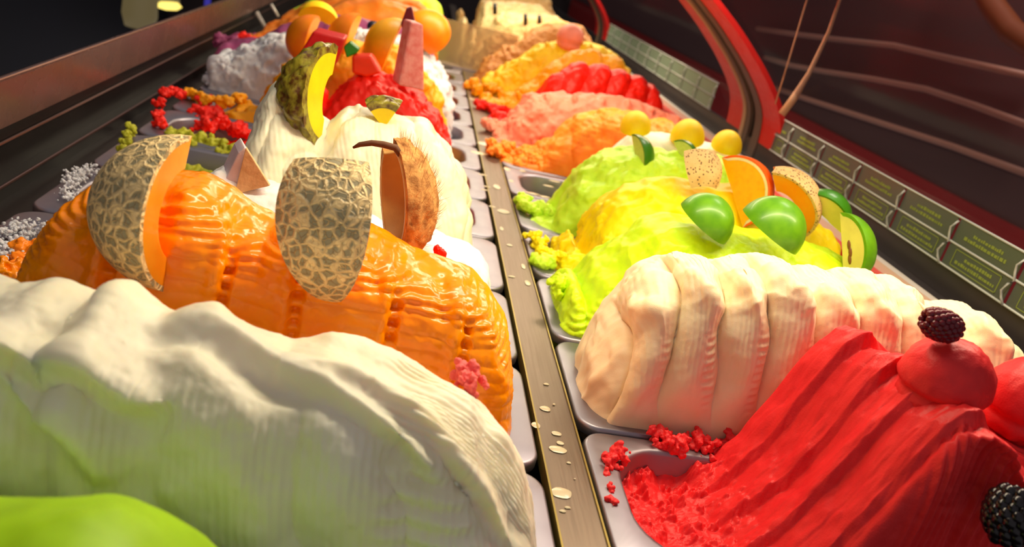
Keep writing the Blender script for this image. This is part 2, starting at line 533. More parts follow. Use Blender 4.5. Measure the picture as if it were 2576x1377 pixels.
# --- L8 white
mound(px_ridge([(525, 230), (535, 200), (560, 130), (600, 140), (640, 110), (680, 90), (740, 85), (900, 80), (1000, 90), (1070, 130), (1110, 180), (1138, 260), (1140, 310)], 1.581), yl(8), M_snow,
      'white snowy mound at the left edge of the row, behind the orange peach one', [noise_d(.010, 26, 4, 81), ridge_d(.007, 30, 62), crumb_d(.008, 60, 84)], nu=240, nv=110, W=.070, endr=.02)
pan(XL, yl(8), 'steel tub under the white snowy mound')
# --- L9.. farther left row
far_left = [
    (9, [(545, 118), (570, 100), (640, 100), (720, 60), (850, 40), (1000, 60), (1060, 90), (1090, 140), (1100, 190)], M_purple, 'purple berry mound with blueberries in the far left row'),
    (10, [(600, 90), (680, 80), (760, 60), (830, 20), (900, -2), (1000, 4), (1065, 35), (1098, 85), (1106, 140)], M_orange, 'broad orange mound behind the blueberry one in the far left row'),
    (11, [(650, 70), (740, 40), (830, 10), (900, -5), (1000, 5), (1060, 30), (1090, 70), (1105, 110)], M_orange, 'large orange mound near the far end of the left row'),
    (12, [(700, 40), (800, 0), (900, -20), (1000, -15), (1060, 0), (1090, 40), (1105, 80)], M_orange, 'orange mound at the far end of the left row'),
    (13, [(720, 30), (850, -30), (1000, -30), (1080, -15), (1110, 20), (1115, 70)], M_lime2, 'pale green mound at the far end of the left row'),
]
for k, pts, mt, lb in far_left:
    mound(px_ridge(pts, yl(k)), yl(k), mt, lb, [noise_d(.012, 24, 4, 90 + k)], nu=140, nv=70, endr=.02)
    pan(XL, yl(k), ('tub of the ' + lb).split(',')[0])


# --- R0: raspberry
def raspberry():
    nx, nt = 620, 420
    xs = np.linspace(.207, .690, nx); X = np.repeat(xs[:, None], nt, 1); T = np.repeat(np.linspace(0, 1, nt)[None, :], nx, 0)
    y0, y1 = .4175, .5575
    wall = .24
    Y = y0 + (y1 - y0) * np.clip((T - wall) / (.90 - wall), 0, 1)
    # ends of the tub opening are rounded
    wv = .012 * fbm(X, Y, 0 * X, 15, 3, 200) + .002 * fbm(X, Y, 0 * X, 90, 3, 201)
    xs_ = X - .16 * (.552 - Y) + wv
    rp_ = np.array([(.12, -.014), (.21, -.010), (.225, -.026), (.27, -.034), (.30, -.026), (.325, -.004), (.342, .030), (.354, .068), (.364, .104), (.374, .130), (.384, .143), (.392, .146), (.408, .138), (.43, .118), (.46, .110), (.55, .112), (.62, .104), (.67, .06), (.69, .0)])
    Z = np.interp(xs_, rp_[:, 0], rp_[:, 1])
    Z = np.where(X > .46, np.minimum(Z, .114 - .12 * sst(.60, .69, X)), Z)
    ramp = sst(.295, .33, xs_) * (1 - sst(.385, .415, xs_))
    q = (.5665 - Y + .010 * fbm(X * .6, Y * .6, 0 * X, 22, 2, 210) - .10 * np.clip(.36 - xs_, 0, 1) + .0012 * fbm(X, Y, 0 * X, 160, 3, 211)) / .035
    fr = q - np.floor(q); step = np.floor(q)
    saw = np.where(fr < .88, fr / .88, (1 - fr) / .12)
    Z = Z + .0135 * (saw - .5) * ramp
    Z = Z + .0035 * fbm(X, Y, 0 * X, 150, 3, 231) * np.exp(-((fr - .9) / .07) ** 2) * ramp
    # thin knife lines inside each slab
    Z = Z - .0012 * np.exp(-((fr - .50 + .1 * vnoise(X * 20, Y * 5, 0, 3)) / .04) ** 2) * ramp
    # bowl
    bowl = 1 - sst(.30, .345, xs_)
    Z = Z + bowl * (.010 * fbm(X, Y, 0 * X, 42, 4, 101) + .015 * np.clip(fbm(X, Y, 0 * X, 150, 3, 102), 0, 1) * (.35 + .65 * sst(.46, .52, Y)) + .010 * sst(.53, .555, Y))
    # ripples under the scoops
    rip = sst(.395, .42, xs_) * (1 - sst(.50, .54, X))
    Z = Z + .0045 * np.sin(2 * PI * (Y * 75 + X * 18 + 1.2 * fbm(X, Y, 0 * X, 22, 2, 7))) * rip + .006 * fbm(X, Y, 0 * X, 30, 3, 17) * rip
    top = Z
    # walls: front and back
    kf = np.clip(T / wall, 0, 1); kb = np.clip((1 - T) / .10, 0, 1)
    base = -.045
    pf = np.sin(kf * PI / 2) ** .8; pb = np.sin(kb * PI / 2) ** .7
    Z = base + (top - base) * np.minimum(pf, pb)
    Yw = Y - .006 * np.sin(kf * PI) * (T < wall) + (T < wall) * (-.010 * (1 - kf)) * sst(.40, .45, X) + .006 * np.sin(kb * PI) * (T > .9)
    comb = .0014 * np.sin(2 * PI * (X + .06 * Z) / .0058) * (T < wall + .02) * sst(.385, .40, X)
    fold = .012 * (np.abs(np.sin(PI * (X + .1 * Z) / .062)) ** .6 - .5) * (T < wall) * np.sin(kf * PI) * sst(.385, .40, X)
    Yw = Yw - comb - fold
    ex = np.clip((X - .207) / .035, 0, 1); e2 = np.clip((.69 - X) / .035, 0, 1)
    Yw = Yw - .013 * np.exp(-((T - wall * .93) / .035) ** 2) * sst(.402, .425, X) * (1 - sst(.455, .475, X))
    e = np.sqrt(1 - (1 - ex) ** 2) * np.sqrt(1 - (1 - e2) ** 2); yc = .4875
    Yw = yc + (Yw - yc) * (.25 + .75 * e); Z = base + (Z - base) * np.clip(e * 1.6, 0, 1)
    n_ = fbm(X, Yw, Z, 170, 3, 222)
    P = np.stack([X + .0006 * n_, Yw + .0006 * n_, Z + .0008 * n_], -1)
    c = np.array(rasp.location)
    return mesh_obj('smeared_body', (P - c).reshape(-1, 3), grid_faces(nx, nt), M_red, rasp)


rasp = empty('gelato_mound', (.45, yr(0), 0), 'deep red raspberry mound at the bottom right, smeared up from a crumbly scooped hollow', 'gelato')
raspberry()


def ball(c, r, mat, name, parent, seed, squash=(1, 1, 1.06), amp=.06, n=90):
    th = np.linspace(0, 2 * PI, n, endpoint=False); ph = np.linspace(0.001, PI - .001, n // 2)
    TH, PH = np.meshgrid(th, ph, indexing='ij')
    d = np.stack([np.sin(PH) * np.cos(TH), np.sin(PH) * np.sin(TH), np.cos(PH)], -1)
    rr = r * (1 + amp * fbm(d[..., 0], d[..., 1], d[..., 2], 2.2, 4, seed) + .4 * amp * fbm(d[..., 0], d[..., 1], d[..., 2], 9, 3, seed + 1))
    # ragged skirt where the scoop was set down
    sk = np.exp(-((PH - 2.15) / .16) ** 2); rr = rr * (1 + sk * (.03 + .12 * fbm(d[..., 0], d[..., 1], d[..., 2], 5, 3, seed + 2)))
    rr = rr * (1 - .12 * np.exp(-((PH - 1.85) / .10) ** 2))
    P = d * rr[..., None] * np.array(squash)
    F = grid_faces(n, n // 2); i = np.arange(n // 2 - 1)
    P = P.reshape(-1, 3)
    wrap = np.stack([(n - 1) * (n // 2) + i, i, i + 1, (n - 1) * (n // 2) + i + 1], -1)
    F = np.concatenate([F, wrap])[:, ::-1].copy()
    o = mesh_obj(name, P, F, mat)
    o.location = [float(x) for x in (np.array(c) - np.array(parent.location))] if parent is not None else [float(x) for x in c]
    if parent is not None: o.parent = parent
    return o


b1 = at(2375, 960, Y=.470); ball(b1, .0320, M_red, 'scoop_ball', rasp, 3)
b2 = at(2590, 1015, Y=.475); ball(b2, .034, M_red, 'scoop_ball', rasp, 13)
pan(XR, yr(0), 'steel tub under the red raspberry mound, nearest in the right row')


# --- R1: cream with big finger folds
def r1_lips(x, v, y, z):
    ph = (x + .14 * z) / .041 + .18 + .30 * vnoise(x * 15, z * 8, 0, 31) + .12 * vnoise(x * 40, z * 30, 0, 33)
    fr = np.abs(np.sin(PI * ph))
    d = (.017 + .006 * vnoise(x * 14, 0, 0, 4)) * (fr ** .6 - .55) * sst(.02, .12, v) * (1 - sst(.46, .60, v))
    # soft rounded lips hanging over at the shoulder
    d = d + .007 * np.exp(-((v - .36 - .05 * np.sin(2 * PI * ph)) / .045) ** 2) * fr
    return d


def r1_notch(x, v, y, z):
    ph = (x + .14 * z) / .041 + .18 + .30 * vnoise(x * 15, z * 8, 0, 31) + .12 * vnoise(x * 40, z * 30, 0, 33)
    tr = 1 - np.abs(np.sin(PI * (ph + .22)))
    return .0011 * np.sin(2 * PI * z / .0075 + 2 * vnoise(x * 30, 0, 0, 5)) * sst(.45, .8, tr) * sst(.25, .27, x) * sst(.05, .1, v) * (1 - sst(.20, .26, v))


mound(px_ridge([(1452, 975), (1465, 930), (1500, 870), (1560, 780), (1640, 690), (1700, 655), (1780, 665), (1850, 670), (1920, 655), (1990, 680), (2080, 700), (2160, 700), (2230, 700), (2290, 735), (2330, 790), (2365, 775), (2420, 780), (2465, 800), (2510, 870), (2540, 960), (2550, 1040)], .652, -.004),
      yr(1), M_cream, 'cream-coloured mound with deep vertical finger folds, behind the raspberry one',
      [noise_d(.004, 18, 3, 111), r1_lips, r1_notch, comb_d(.00022, .0042, .1, 115, .1, .55), ridge_d(.0055, 26, 117, .30, .70), noise_d(.0012, 80, 3, 116)], nu=600, nv=300, pw=.66, W=.071, endr=.02)
pan(XR, yr(1), 'steel tub under the folded cream-coloured mound')


# --- R2: green apple
def r2_d(x, v, y, z):
    ph = (x + .5 * z) / .045
    d = .004 * (np.abs(np.sin(PI * ph)) ** .5 - .6) * (1 - sst(.26, .34, v)) * (1 - sst(.34, .38, x))
    d = d + .0012 * np.sin(2 * PI * (z - .3 * x) / .0075) * (1 - sst(.26, .34, v))
    return d


mound([(.205, -.02), (.212, .005), (.235, .028)] + px_ridge([(1440, 690), (1500, 660), (1560, 620), (1640, 560), (1700, 545), (1800, 560), (1900, 580), (2000, 600), (2080, 625), (2150, 660), (2190, 690), (2200, 760)], .8175, -.004),
      yr(2), M_lime, 'bright green apple gelato mound topped with green apple wedges',
      [noise_d(.006, 22, 3, 121), ridge_d(.004, 28, 122, .28), r2_d, noise_d(.0018, 80, 3, 125), crumb_d(.006, 60, 126, .1, lambda x, v, y, z: 1 - sst(.22, .25, x))], nu=360, nv=200, pw=.70, W=.074, endr=.025)
pan(XR, yr(2), 'steel tub under the bright green apple gelato')

# --- R3: yellow
mound([(.205, -.02), (.215, -.004), (.235, -.015), (.27, .0)] + px_ridge([(1450, 590), (1500, 535), (1560, 480), (1630, 455), (1700, 445), (1800, 460), (1900, 470), (2000, 520), (2080, 570), (2110, 640)], .9825, -.004),
      yr(3), M_yel, 'smooth yellow mound between the two green ones in the right row',
      [noise_d(.008, 18, 3, 131), ridge_d(.004, 26, 132), noise_d(.002, 80, 3, 135), crumb_d(.008, 70, 136, .0, lambda x, v, y, z: 1 - sst(.27, .3, x))], nu=320, nv=160, pw=.75, W=.072, endr=.025)
pan(XR, yr(3), 'steel tub of the smooth yellow gelato')

# --- R4: lime
mound([(.198, -.02), (.205, .002), (.225, -.005), (.255, .01)] + px_ridge([(1410, 490), (1450, 430), (1520, 385), (1570, 365), (1650, 375), (1750, 380), (1820, 400), (1900, 440), (1960, 500)], 1.15, -.004),
      yr(4), M_lime2, 'pale lime green mound with small lime wedges and orange slice',
      [noise_d(.010, 20, 4, 141), ridge_d(.007, 24, 142), noise_d(.003, 70, 3, 145)], nu=300, nv=150, pw=.75, W=.072, endr=.025)
pan(XR, yr(4), 'steel tub of the pale lime green gelato')

# --- R5: lemon
mound([(.33, -.02), (.345, .05)] + px_ridge([(1590, 340), (1640, 335), (1720, 345), (1800, 365), (1860, 385), (1900, 430)], yr(5), 0),
      yr(5), M_lemon, 'off-white lemon mound with yellow lemon pieces on its crest',
      [noise_d(.006, 22, 4, 151)], nu=200, nv=100, W=.068, endr=.03)
lemon_pan = pan(XR, yr(5), 'steel tub with an emptied front end smeared with white drips')

rest = [
    (6, [(.190, -.03), (.197, .004), (.25, .008)], [(1400, 350), (1430, 310), (1480, 285), (1540, 280), (1600, 290), (1680, 310), (1740, 350)], M_orange, 'orange tangerine mound with combed grooves in the right row', 1),
    (7, [(.190, -.03), (.195, .010), (.225, .015)], [(1300, 285), (1340, 245), (1400, 238), (1480, 240), (1560, 245), (1620, 260), (1700, 300), (1730, 350)], M_salmon, 'salmon pink mound with little peaks in the right row', 2),
    (8, [(.188, -.03), (.195, .003), (.25, .005)], [(1360, 240), (1390, 200), (1450, 165), (1520, 170), (1580, 190), (1640, 215), (1665, 270)], M_scarlet, 'scarlet strawberry mound in the middle of the right row', 3),
    (9, [(.185, -.03), (.19, .012), (.24, .006)], [(1330, 215), (1390, 165), (1440, 130), (1500, 130), (1550, 150), (1590, 200), (1600, 240)], M_amber, 'amber mandarin mound behind the scarlet one', 1),
    (10, [(.19, -.03), (.20, .02)], [(1240, 190), (1310, 150), (1350, 115), (1420, 105), (1500, 115), (1560, 150), (1580, 200)], M_gold, 'golden yellow mound with pale fruit slices in the right row', 2),
    (11, [(.19, -.03), (.20, .02)], [(1230, 150), (1300, 110), (1340, 80), (1400, 55), (1460, 65), (1500, 120)], M_brown, 'coffee brown mound behind the golden yellow one', 3),
    (12, [(.19, -.03), (.20, .02)], [(1200, 130), (1240, 90), (1300, 60), (1380, 45), (1450, 60), (1480, 110)], M_tan, 'tan hazelnut mound with dark sticks in the far right row', 3),
    (13, [(.19, -.03), (.20, .02)], [(1170, 110), (1200, 60), (1260, 35), (1330, 35), (1400, 40), (1440, 90)], M_beige, 'pale beige mound at the far end of the right row', 3),
    (14, [(.19, -.03), (.20, .02)], [(1150, 90), (1170, 30), (1220, 8), (1300, 5), (1360, 15), (1410, 60)], M_beige, 'pale cream mound with a yellow dab, far end of the right row', 3),
    (15, [(.19, -.03), (.20, .02)], [(1140, 70), (1160, 5), (1220, -15), (1300, -18), (1380, -5), (1400, 60)], M_tan, 'tan mound at the very back of the right row', 3),
]


def peaks(x, v, y, z): return .010 * np.clip(np.sin(2 * PI * x / .055), 0, 1) ** 6 * np.exp(-((v - .42) / .05) ** 2)


for k, pre, pts, mt, lb, st in rest:
    dd = [noise_d(.008, 24, 4, 160 + k), ridge_d(.006, 26, 170 + k), noise_d(.003, 70, 3, 180 + k), crumb_d(.010, 50, 190 + k, .0, lambda x, v, y, z: 1 - sst(.27, .3, x))]
    if st == 1: dd += [folds_d(.006, .055, .2, k, .4, .5), lambda x, v, y, z: .0004 * np.sin(2 * PI * z / .008)]
    if st == 2: dd += [peaks]
    if k == 8: dd += [folds_d(.012, .05, -.3, 3, .6, .7)]
    mound(pre + px_ridge(pts, yr(k)), yr(k), mt, lb, dd, nu=220, nv=110, W=.070, endr=.02)
    pan(XR, yr(k), ('tub of the ' + lb).split(',')[0])

# ------------------------------------------------------------------ right side: trim, glass, mullions
YE = 5.0
tr = empty('front_trim', (.71, 2, .05), 'white metal trim with red lip along the right side of the tubs', 'trim')
rel(MB().box((.690, 0, .004), (.712, YE, .060)).build('red_lip', RED), tr)
rel(MB().box((.712, 0, -.02), (.726, YE, .072)).build('white_trim', WHITEM), tr)
rel(MB().box((.726, 0, -.02), (.771, YE, .0655)).build('dark_shelf', PANEL), tr)
rel(MB().box((.762, 0, .0655), (.771, YE, .101)).build('dark_upstand', PANEL), tr)

PROF = [(.772, .062), (.774, .11), (.764, .165), (.730, .212), (.682, .26), (.615, .315), (.55, .36), (.48, .40), (.40, .435)]


def prof(n=40):
    P = np.array(PROF); d = np.r_[0, np.cumsum(np.linalg.norm(np.diff(P, axis=0), axis=1))]
    t = np.linspace(0, d[-1], n); Q = np.stack([np.interp(t, d, P[:, 0]), np.interp(t, d, P[:, 1])], 1)
    k = np.array([.25, .5, .25])
    for _ in range(3):
        Q[1:-1] = .25 * Q[:-2] + .5 * Q[1:-1] + .25 * Q[2:]
    return Q


def ribbon(name, y0, y1, thick, mat, parent=None, off=0.0, n=40, n0=0, n1=None):
    Q = prof(n)[n0:n1]; T = np.gradient(Q, axis=0); T /= np.linalg.norm(T, axis=1, keepdims=True)
    N = np.stack([-T[:, 1], T[:, 0]], 1)           # towards the inside
    if N[0, 0] > 0: N = -N
    a = Q + N * off; b = Q + N * (off + thick)
    V = []
    for i in range(len(Q)):
        V += [(a[i, 0], y0, a[i, 1]), (b[i, 0], y0, b[i, 1]), (b[i, 0], y1, b[i, 1]), (a[i, 0], y1, a[i, 1])]
    F = []
    for i in range(len(Q) - 1):
        for k in range(4): F.append((i * 4 + k, i * 4 + (k + 1) % 4, (i + 1) * 4 + (k + 1) % 4, (i + 1) * 4 + k))
    F += [(3, 2, 1, 0), tuple(4 * (len(Q) - 1) + k for k in range(4))]
    o = mesh_obj(name, V, F, mat, None, False)
    if parent is not None: rel(o, parent)
    return o


def glass_mat(name, tint, rough=.0, refl=1.0):
    mt = bpy.data.materials.new(name); mt.use_nodes = True; nt = mt.node_tree; nt.nodes.clear()
    out = nt.nodes.new('ShaderNodeOutputMaterial'); mx = nt.nodes.new('ShaderNodeMixShader')
    tr_ = nt.nodes.new('ShaderNodeBsdfTransparent'); tr_.inputs[0].default_value = (*tint, 1)
    gl = nt.nodes.new('ShaderNodeBsdfGlossy'); gl.inputs['Roughness'].default_value = rough
    fr = nt.nodes.new('ShaderNodeFresnel'); fr.inputs['IOR'].default_value = 1.12
    ml = nt.nodes.new('ShaderNodeMath'); ml.operation = 'MULTIPLY'; ml.inputs[1].default_value = refl
    nt.links.new(fr.outputs[0], ml.inputs[0]); nt.links.new(ml.outputs[0], mx.inputs[0]); nt.links.new(tr_.outputs[0], mx.inputs[1]); nt.links.new(gl.outputs[0], mx.inputs[2])
    nt.links.new(mx.outputs[0], out.inputs[0]); return mt


GLASS = glass_mat('curved_glass', (.80, .74, .74), .04, .02)


def glass_sheet(y0, y1, name='window_1'):
    Q = prof(40); V = []
    T = np.gradient(Q, axis=0); T /= np.linalg.norm(T, axis=1, keepdims=True); N = np.stack([T[:, 1], -T[:, 0]], 1)
    for q, nn in zip(Q, N):
        V += [(q[0], y0, q[1]), (q[0], y1, q[1])]
    F = [(2 * i, 2 * i + 1, 2 * i + 3, 2 * i + 2) for i in range(len(Q) - 1)]
    return struct(mesh_obj(name, V, F, GLASS, None, True))


glass_sheet(.0, 1.54, 'window_1'); glass_sheet(1.84, 3.30, 'window_2'); glass_sheet(3.55, 4.6, 'window_3')


def mullion(ya, yb, label):
    e = empty('red_frame_arch', (.77, (ya + yb) / 2, .06), label, 'frame')
    L = yb - ya
    for nm, a, b, th, mt in (('red_band', 0, .32, .010, RED), ('grey_gasket', .32, .44, .012, GREYP), ('black_joint', .44, .54, .004, BLACKM),
                             ('grey_gasket', .54, .62, .012, GREYP), ('beige_edge', .62, .68, .014, BEIGE), ('red_band', .68, 1.0, .010, RED)):
        ribbon(nm, ya + a * L, ya + b * L, th, mt, e)
    return e


mullion(1.54, 1.84, 'nearer curved red frame arch with grey rubber joint between two glass panes')
mullion(3.30, 3.55, 'farther curved red frame arch with grey rubber joint between two glass panes')

# ------------------------------------------------------------------ price label rails on the glass
HOLD = glass_mat('clear_holder', (.86, .90, .88), .08)
CARD = plain('label_card', (72, 82, 78), .3)
CARDF = plain('label_card_far', (118, 140, 122), .4)
INK = plain('green_ink', (128, 146, 62), .5)
FRM = plain('clear_plastic_edge', (188, 196, 194), .35, .1)


def label_rail(y0, y1, pitch, label, ink=True, card=CARD):
    e = empty('label_rail', (.76, (y0 + y1) / 2, .10), label, 'label rail')
    zs = [.104, .137, .171]; x = .757
    fr = MB()
    for z in zs: fr.tube([(x - (.004 if z == .135 else 0), y0, z), (x - (.004 if z == .135 else 0), y1, z)], .0016 if z != .135 else .0026, 6)
    rel(fr.build('holder_edge', FRM, None, True), e)
    y = y0; n = 0
    while y < y1 - .02:
        yb = min(y + pitch, y1)
        rel(MB().tube([(x - .001, y, .103), (x - .005, y + .004, .112), (x - .007, y + .006, .120), (x - .005, y + .004, .130), (x - .002, y, .136), (x - .004, y + .003, .146), (x - .005, y + .004, .155), (x - .001, y, .166)], .0016, 6).build('divider_clip', FRM, None, True), e)
        for r_ in (0, 1):
            z0, z1 = zs[r_] + .003, zs[r_ + 1] - .003
            c = rel(MB().box((x + .0005, y + .0045, z0 - .0015), (x + .0015, yb - .0015, z1 + .0015)).build('label_card', card), e)
            if ink:
                ib = MB(); rw = random.Random(n * 7 + r_)
                L = yb - y - .04
                if L > .03:
                    if r_ == 0:
                        for a, b, zz0, zz1 in ((y + .022, y + .022 + L, z0 + .002, z0 + .003), (y + .022, y + .022 + L, z1 - .003, z1 - .002), (y + .022, y + .0232, z0 + .002, z1 - .002), (y + .021 + L, y + .022 + L, z0 + .002, z1 - .002)):
                            ib.box((x - .0002, a, zz0), (x + .0004, b, zz1))
                    for row in (0, 1):
                        zz = z0 + .007 + row * .008; yy = y + .028 + row * .01
                        while yy < y + .012 + L - row * .012:
                            wd = rw.uniform(.002, .006)
                            ib.box((x - .0002, yy, zz), (x + .0004, yy + wd, zz + rw.uniform(.003, .0048))); yy += wd + rw.uniform(.001, .0022)
                    c2 = ib.build('lettering', INK); c2.parent = c; c2.matrix_parent_inverse = Matrix.Identity(4)
            n += 1
        y = yb
    return e


label_rail(.55, 1.56, .134, 'clear label rail with green-lettered dark cards on the nearer glass pane')
label_rail(1.95, 3.28, .134, 'clear label rail with pale blank cards on the farther glass pane', False, CARDF)

# ------------------------------------------------------------------ beyond: customer side
WALL = gel('dark_hall_wall', (34, 25, 26), .6, 0, bump=.05, bs=20, rgb2=(46, 30, 30), vs=1.2)
WALLL = gel('dark_service_wall', (16, 16, 22), .6, 0, bump=.05, bs=20, rgb2=(20, 20, 32), vs=1.0)
struct(MB().box((3.0, -1, -1.5), (3.1, 9, 2.5)).build('wall_right', WALL))
struct(MB().box((-2.6, -1, -1.5), (-2.5, 9, 2.5)).build('wall_left', WALLL))
struct(MB().box((-2.6, 8.9, -1.5), (3.1, 9.0, 2.5)).build('wall_back', WALL))


# ------------------------------------------------------------------ reflection backdrop, lamp, partition
PURP = plain('dark_backdrop', (92, 66, 66), .5)
DRED = plain('red_reflection', (150, 34, 34), .45)
PALE = plain('reflection_line', (176, 128, 108), .45)
ZR = float(at(2300, 440, X=1.52)[2])
co = empty('reflection_backdrop', (1.55, 2, -.5), 'added dark backdrop with three pale reflection lines, seen through the curved glass', 'backdrop')  # made-up panel that carries the reflections of the curved glass
rel(MB().box((1.53, -.2, ZR), (1.60, 8.6, .9)).build('upper_panel', PURP), co)
rel(MB().box((1.52, -.2, -.60), (1.60, 8.6, ZR)).build('red_reflection_band', DRED), co)  # red reflection above the labels, put in as a coloured band
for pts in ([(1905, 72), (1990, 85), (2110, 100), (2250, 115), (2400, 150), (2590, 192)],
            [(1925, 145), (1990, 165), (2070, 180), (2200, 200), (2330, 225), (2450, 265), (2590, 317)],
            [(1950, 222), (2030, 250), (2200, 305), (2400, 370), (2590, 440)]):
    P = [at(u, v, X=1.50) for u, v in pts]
    rel(MB().tube(P, .0095, 8).build('reflection_line', PALE, None, True), co)  # curved reflections in the glass, shaped as pale tubes
BRN = plain('brown_shape', (120, 62, 28), .5)
bt = MB().tube([at(u, v, X=1.42) for u, v in [(2400, -160), (2470, -40), (2500, 20), (2545, 80), (2620, 130), (2750, 160)]], .030, 12).build('curved_brown_shape', BRN, None, True)  # brown tube for an unidentified curved shape
tag(bt, 'curved orange-brown shape beyond the glass at the top right corner', 'furniture')
# clear rib that stiffens the glass beside the near frame arch
CLR = plain('clear_rib', (186, 140, 112), .25, .0)
rb = MB().tube([at(u, v, Y=1.46) for u, v in [(2036, -40), (2030, 0), (2012, 60), (1985, 150), (1950, 262)]], .0014, 6).build('glass_edge', CLR, None, True)
tag(rb, 'thin pale glass edge rising beside the nearer red arch', 'glass edge')
rb = MB().tube([at(u, v, Y=1.44) for u, v in [(2122, -40), (2112, 0), (2085, 80), (2035, 185), (1995, 250), (1966, 288)]], [.0028, .003, .0035, .0045, .0075, .0075], 8).build('glass_clip', CLR, None, True)
tag(rb, 'wide tan clip band widening at its foot beside the nearer red arch', 'clip')

lp = empty('hanging_lamp', at(395, 0, X=-1.15), 'blurred cream lamp shade with a bright yellow opening behind the back rail', 'lamp')
LS = emit('lamp_shade_glow', (150, 132, 84), .45); LB = emit('lamp_glow', (255, 226, 110), 1.6)


def lathe(prof_, n=32):
    V = []; F = []
    for r, z in prof_:
        for k in range(n): V.append((r * math.cos(2 * PI * k / n), r * math.sin(2 * PI * k / n), z))
    for i in range(len(prof_) - 1):
        for k in range(n): F.append((i * n + k, i * n + (k + 1) % n, (i + 1) * n + (k + 1) % n, (i + 1) * n + k))
    return V, F


V_, F_ = lathe([(.001, .16), (.05, .16), (.085, .05), (.10, -.01), (.097, -.012), (.08, .05), (.001, .15)])
mesh_obj('lamp_shade', V_, F_, LS, lp)
V_, F_ = lathe([(.001, .02), (.05, .01), (.066, -.006), (.05, -.02), (.001, -.03)])
o = mesh_obj('glowing_bulb', V_, F_, LB, lp); o.location = [float(x) for x in (at(418, 8, X=-1.10) - at(395, 0, X=-1.15))]
LUMP = plain('cream_lump', (170, 152, 104), .5)
V_, F_ = lathe([(.001, -.055), (.05, -.055), (.062, -.01), (.058, .06), (.064, .14), (.001, .14)])
o = mesh_obj('cream_lump', V_, F_, emit('cream_lump_glow', (128, 112, 74), .5)); o.location = [float(x) for x in at(352, 30, X=-1.0)]  # cream lump with its own emission
tag(o, 'blurred cream lump left of the bright lamp, behind the back rail', 'lamp')
BLU = emit('blue_sign_glow', (60, 54, 170), .7)
p = at(522, 6, X=-1.2)
o = MB().box((-.01, -.03, -.02), (.01, .03, .03)).build('blue_light', BLU); o.location = [float(x) for x in p]
tag(o, 'small blurred blue light beyond the back rail', 'light')

# glass partition across the case where the first cabinet ends
HAZE = glass_mat('hazed_partition_glass', (.86, .80, .72), .1, .5)
_n = HAZE.node_tree; _o = _n.nodes['Material Output']; _l = _o.inputs[0].links[0].from_socket
_d = _n.nodes.new('ShaderNodeBsdfDiffuse'); _d.inputs[0].default_value = (*lin((226, 204, 170)), 1)  # reflection haze mixed into the pane as beige diffuse colour
_t = _n.nodes.new('ShaderNodeBsdfTranslucent'); _t.inputs[0].default_value = (*lin((226, 204, 170)), 1)
_a = _n.nodes.new('ShaderNodeMixShader'); _a.inputs[0].default_value = .5; _n.links.new(_d.outputs[0], _a.inputs[1]); _n.links.new(_t.outputs[0], _a.inputs[2])
_m = _n.nodes.new('ShaderNodeMixShader'); _m.inputs[0].default_value = .38
_n.links.new(_l, _m.inputs[1]); _n.links.new(_a.outputs[0], _m.inputs[2]); _n.links.new(_m.outputs[0], _o.inputs[0])
pt = empty('glass_partition', (.1, 2.40, 0), 'low glass partition crossing the case between the near and the far tubs', 'partition')
rel(MB().box((.03, 2.405, .0), (.30, 2.411, .13)).build('pane', HAZE), pt)
rel(MB().box((.03, 2.398, -.008), (.30, 2.418, .004)).build('foot_rail', STEEL), pt)
bkt = MB().tube([at(645, 30, Y=2.36), at(672, 78, Y=2.36)], .006, 6)
bkt.tube([at(682, 10, Y=2.36), at(700, 42, Y=2.36)], .004, 6)
o = bkt.build('end_bracket', WHITEM, None, True); tag(o, 'pale diagonal metal bracket at the far end of the sliding door tracks', 'bracket')


# ------------------------------------------------------------------ fruit
def cv(r, u, t):
    v = r * RIGHT + u * UP - t * FWD
    return v / np.linalg.norm(v)


def wedge_solid(R, w, r0, r1, lat=(-90, 90), ka=1., n=26, m=18, disp=None, kt=1.):
    """crescent between two cut planes; local axes: x out, y side, z long"""
    la = np.radians(np.linspace(lat[0], lat[1], n)); th = np.radians(np.linspace(-w, w, m))
    LA, TH = np.meshgrid(la, th, indexing='ij')

    def srf(r):
        c = np.cos(LA) * r
        return np.stack([c * np.cos(TH) * kt, c * np.sin(TH), np.sin(LA) * ka * np.where(np.abs(LA) > 1.569, 1, (r if r > .3 else .3 + .7 * r)) + 0 * TH], -1) * R
    A = srf(r1); B = srf(r0)
    if disp is not None: A = disp(A, LA, TH)
    V = np.concatenate([A.reshape(-1, 3), B.reshape(-1, 3)]); F = []
    N = n * m
    for i in range(n - 1):
        for j in range(m - 1):
            a = i * m + j
            F.append((a, a + 1, a + m + 1, a + m)); F.append((N + a, N + a + m, N + a + m + 1, N + a + 1))
        a = i * m; F.append((a, a + m, N + a + m, N + a))
        a = i * m + m - 1; F.append((a + m, a, N + a, N + a + m))
    for j in range(m - 1):
        F.append((j + 1, j, N + j, N + j + 1)); a = (n - 1) * m + j
        F.append((a, a + 1, N + a + 1, N + a))
    return V, F


def basis(out, axis):
    o = np.array(out, float); o /= np.linalg.norm(o); a = np.array(axis, float); a -= (a @ o) * o; a /= np.linalg.norm(a)
    s = np.cross(a, o); mm = Matrix.Identity(4)
    for i in range(3): mm[i][0] = o[i]; mm[i][1] = s[i]; mm[i][2] = a[i]
    return mm


def auto_smooth(o, ang=40):
    me = o.data
    try: me.set_sharp_from_angle(angle=math.radians(ang))
    except Exception: pass


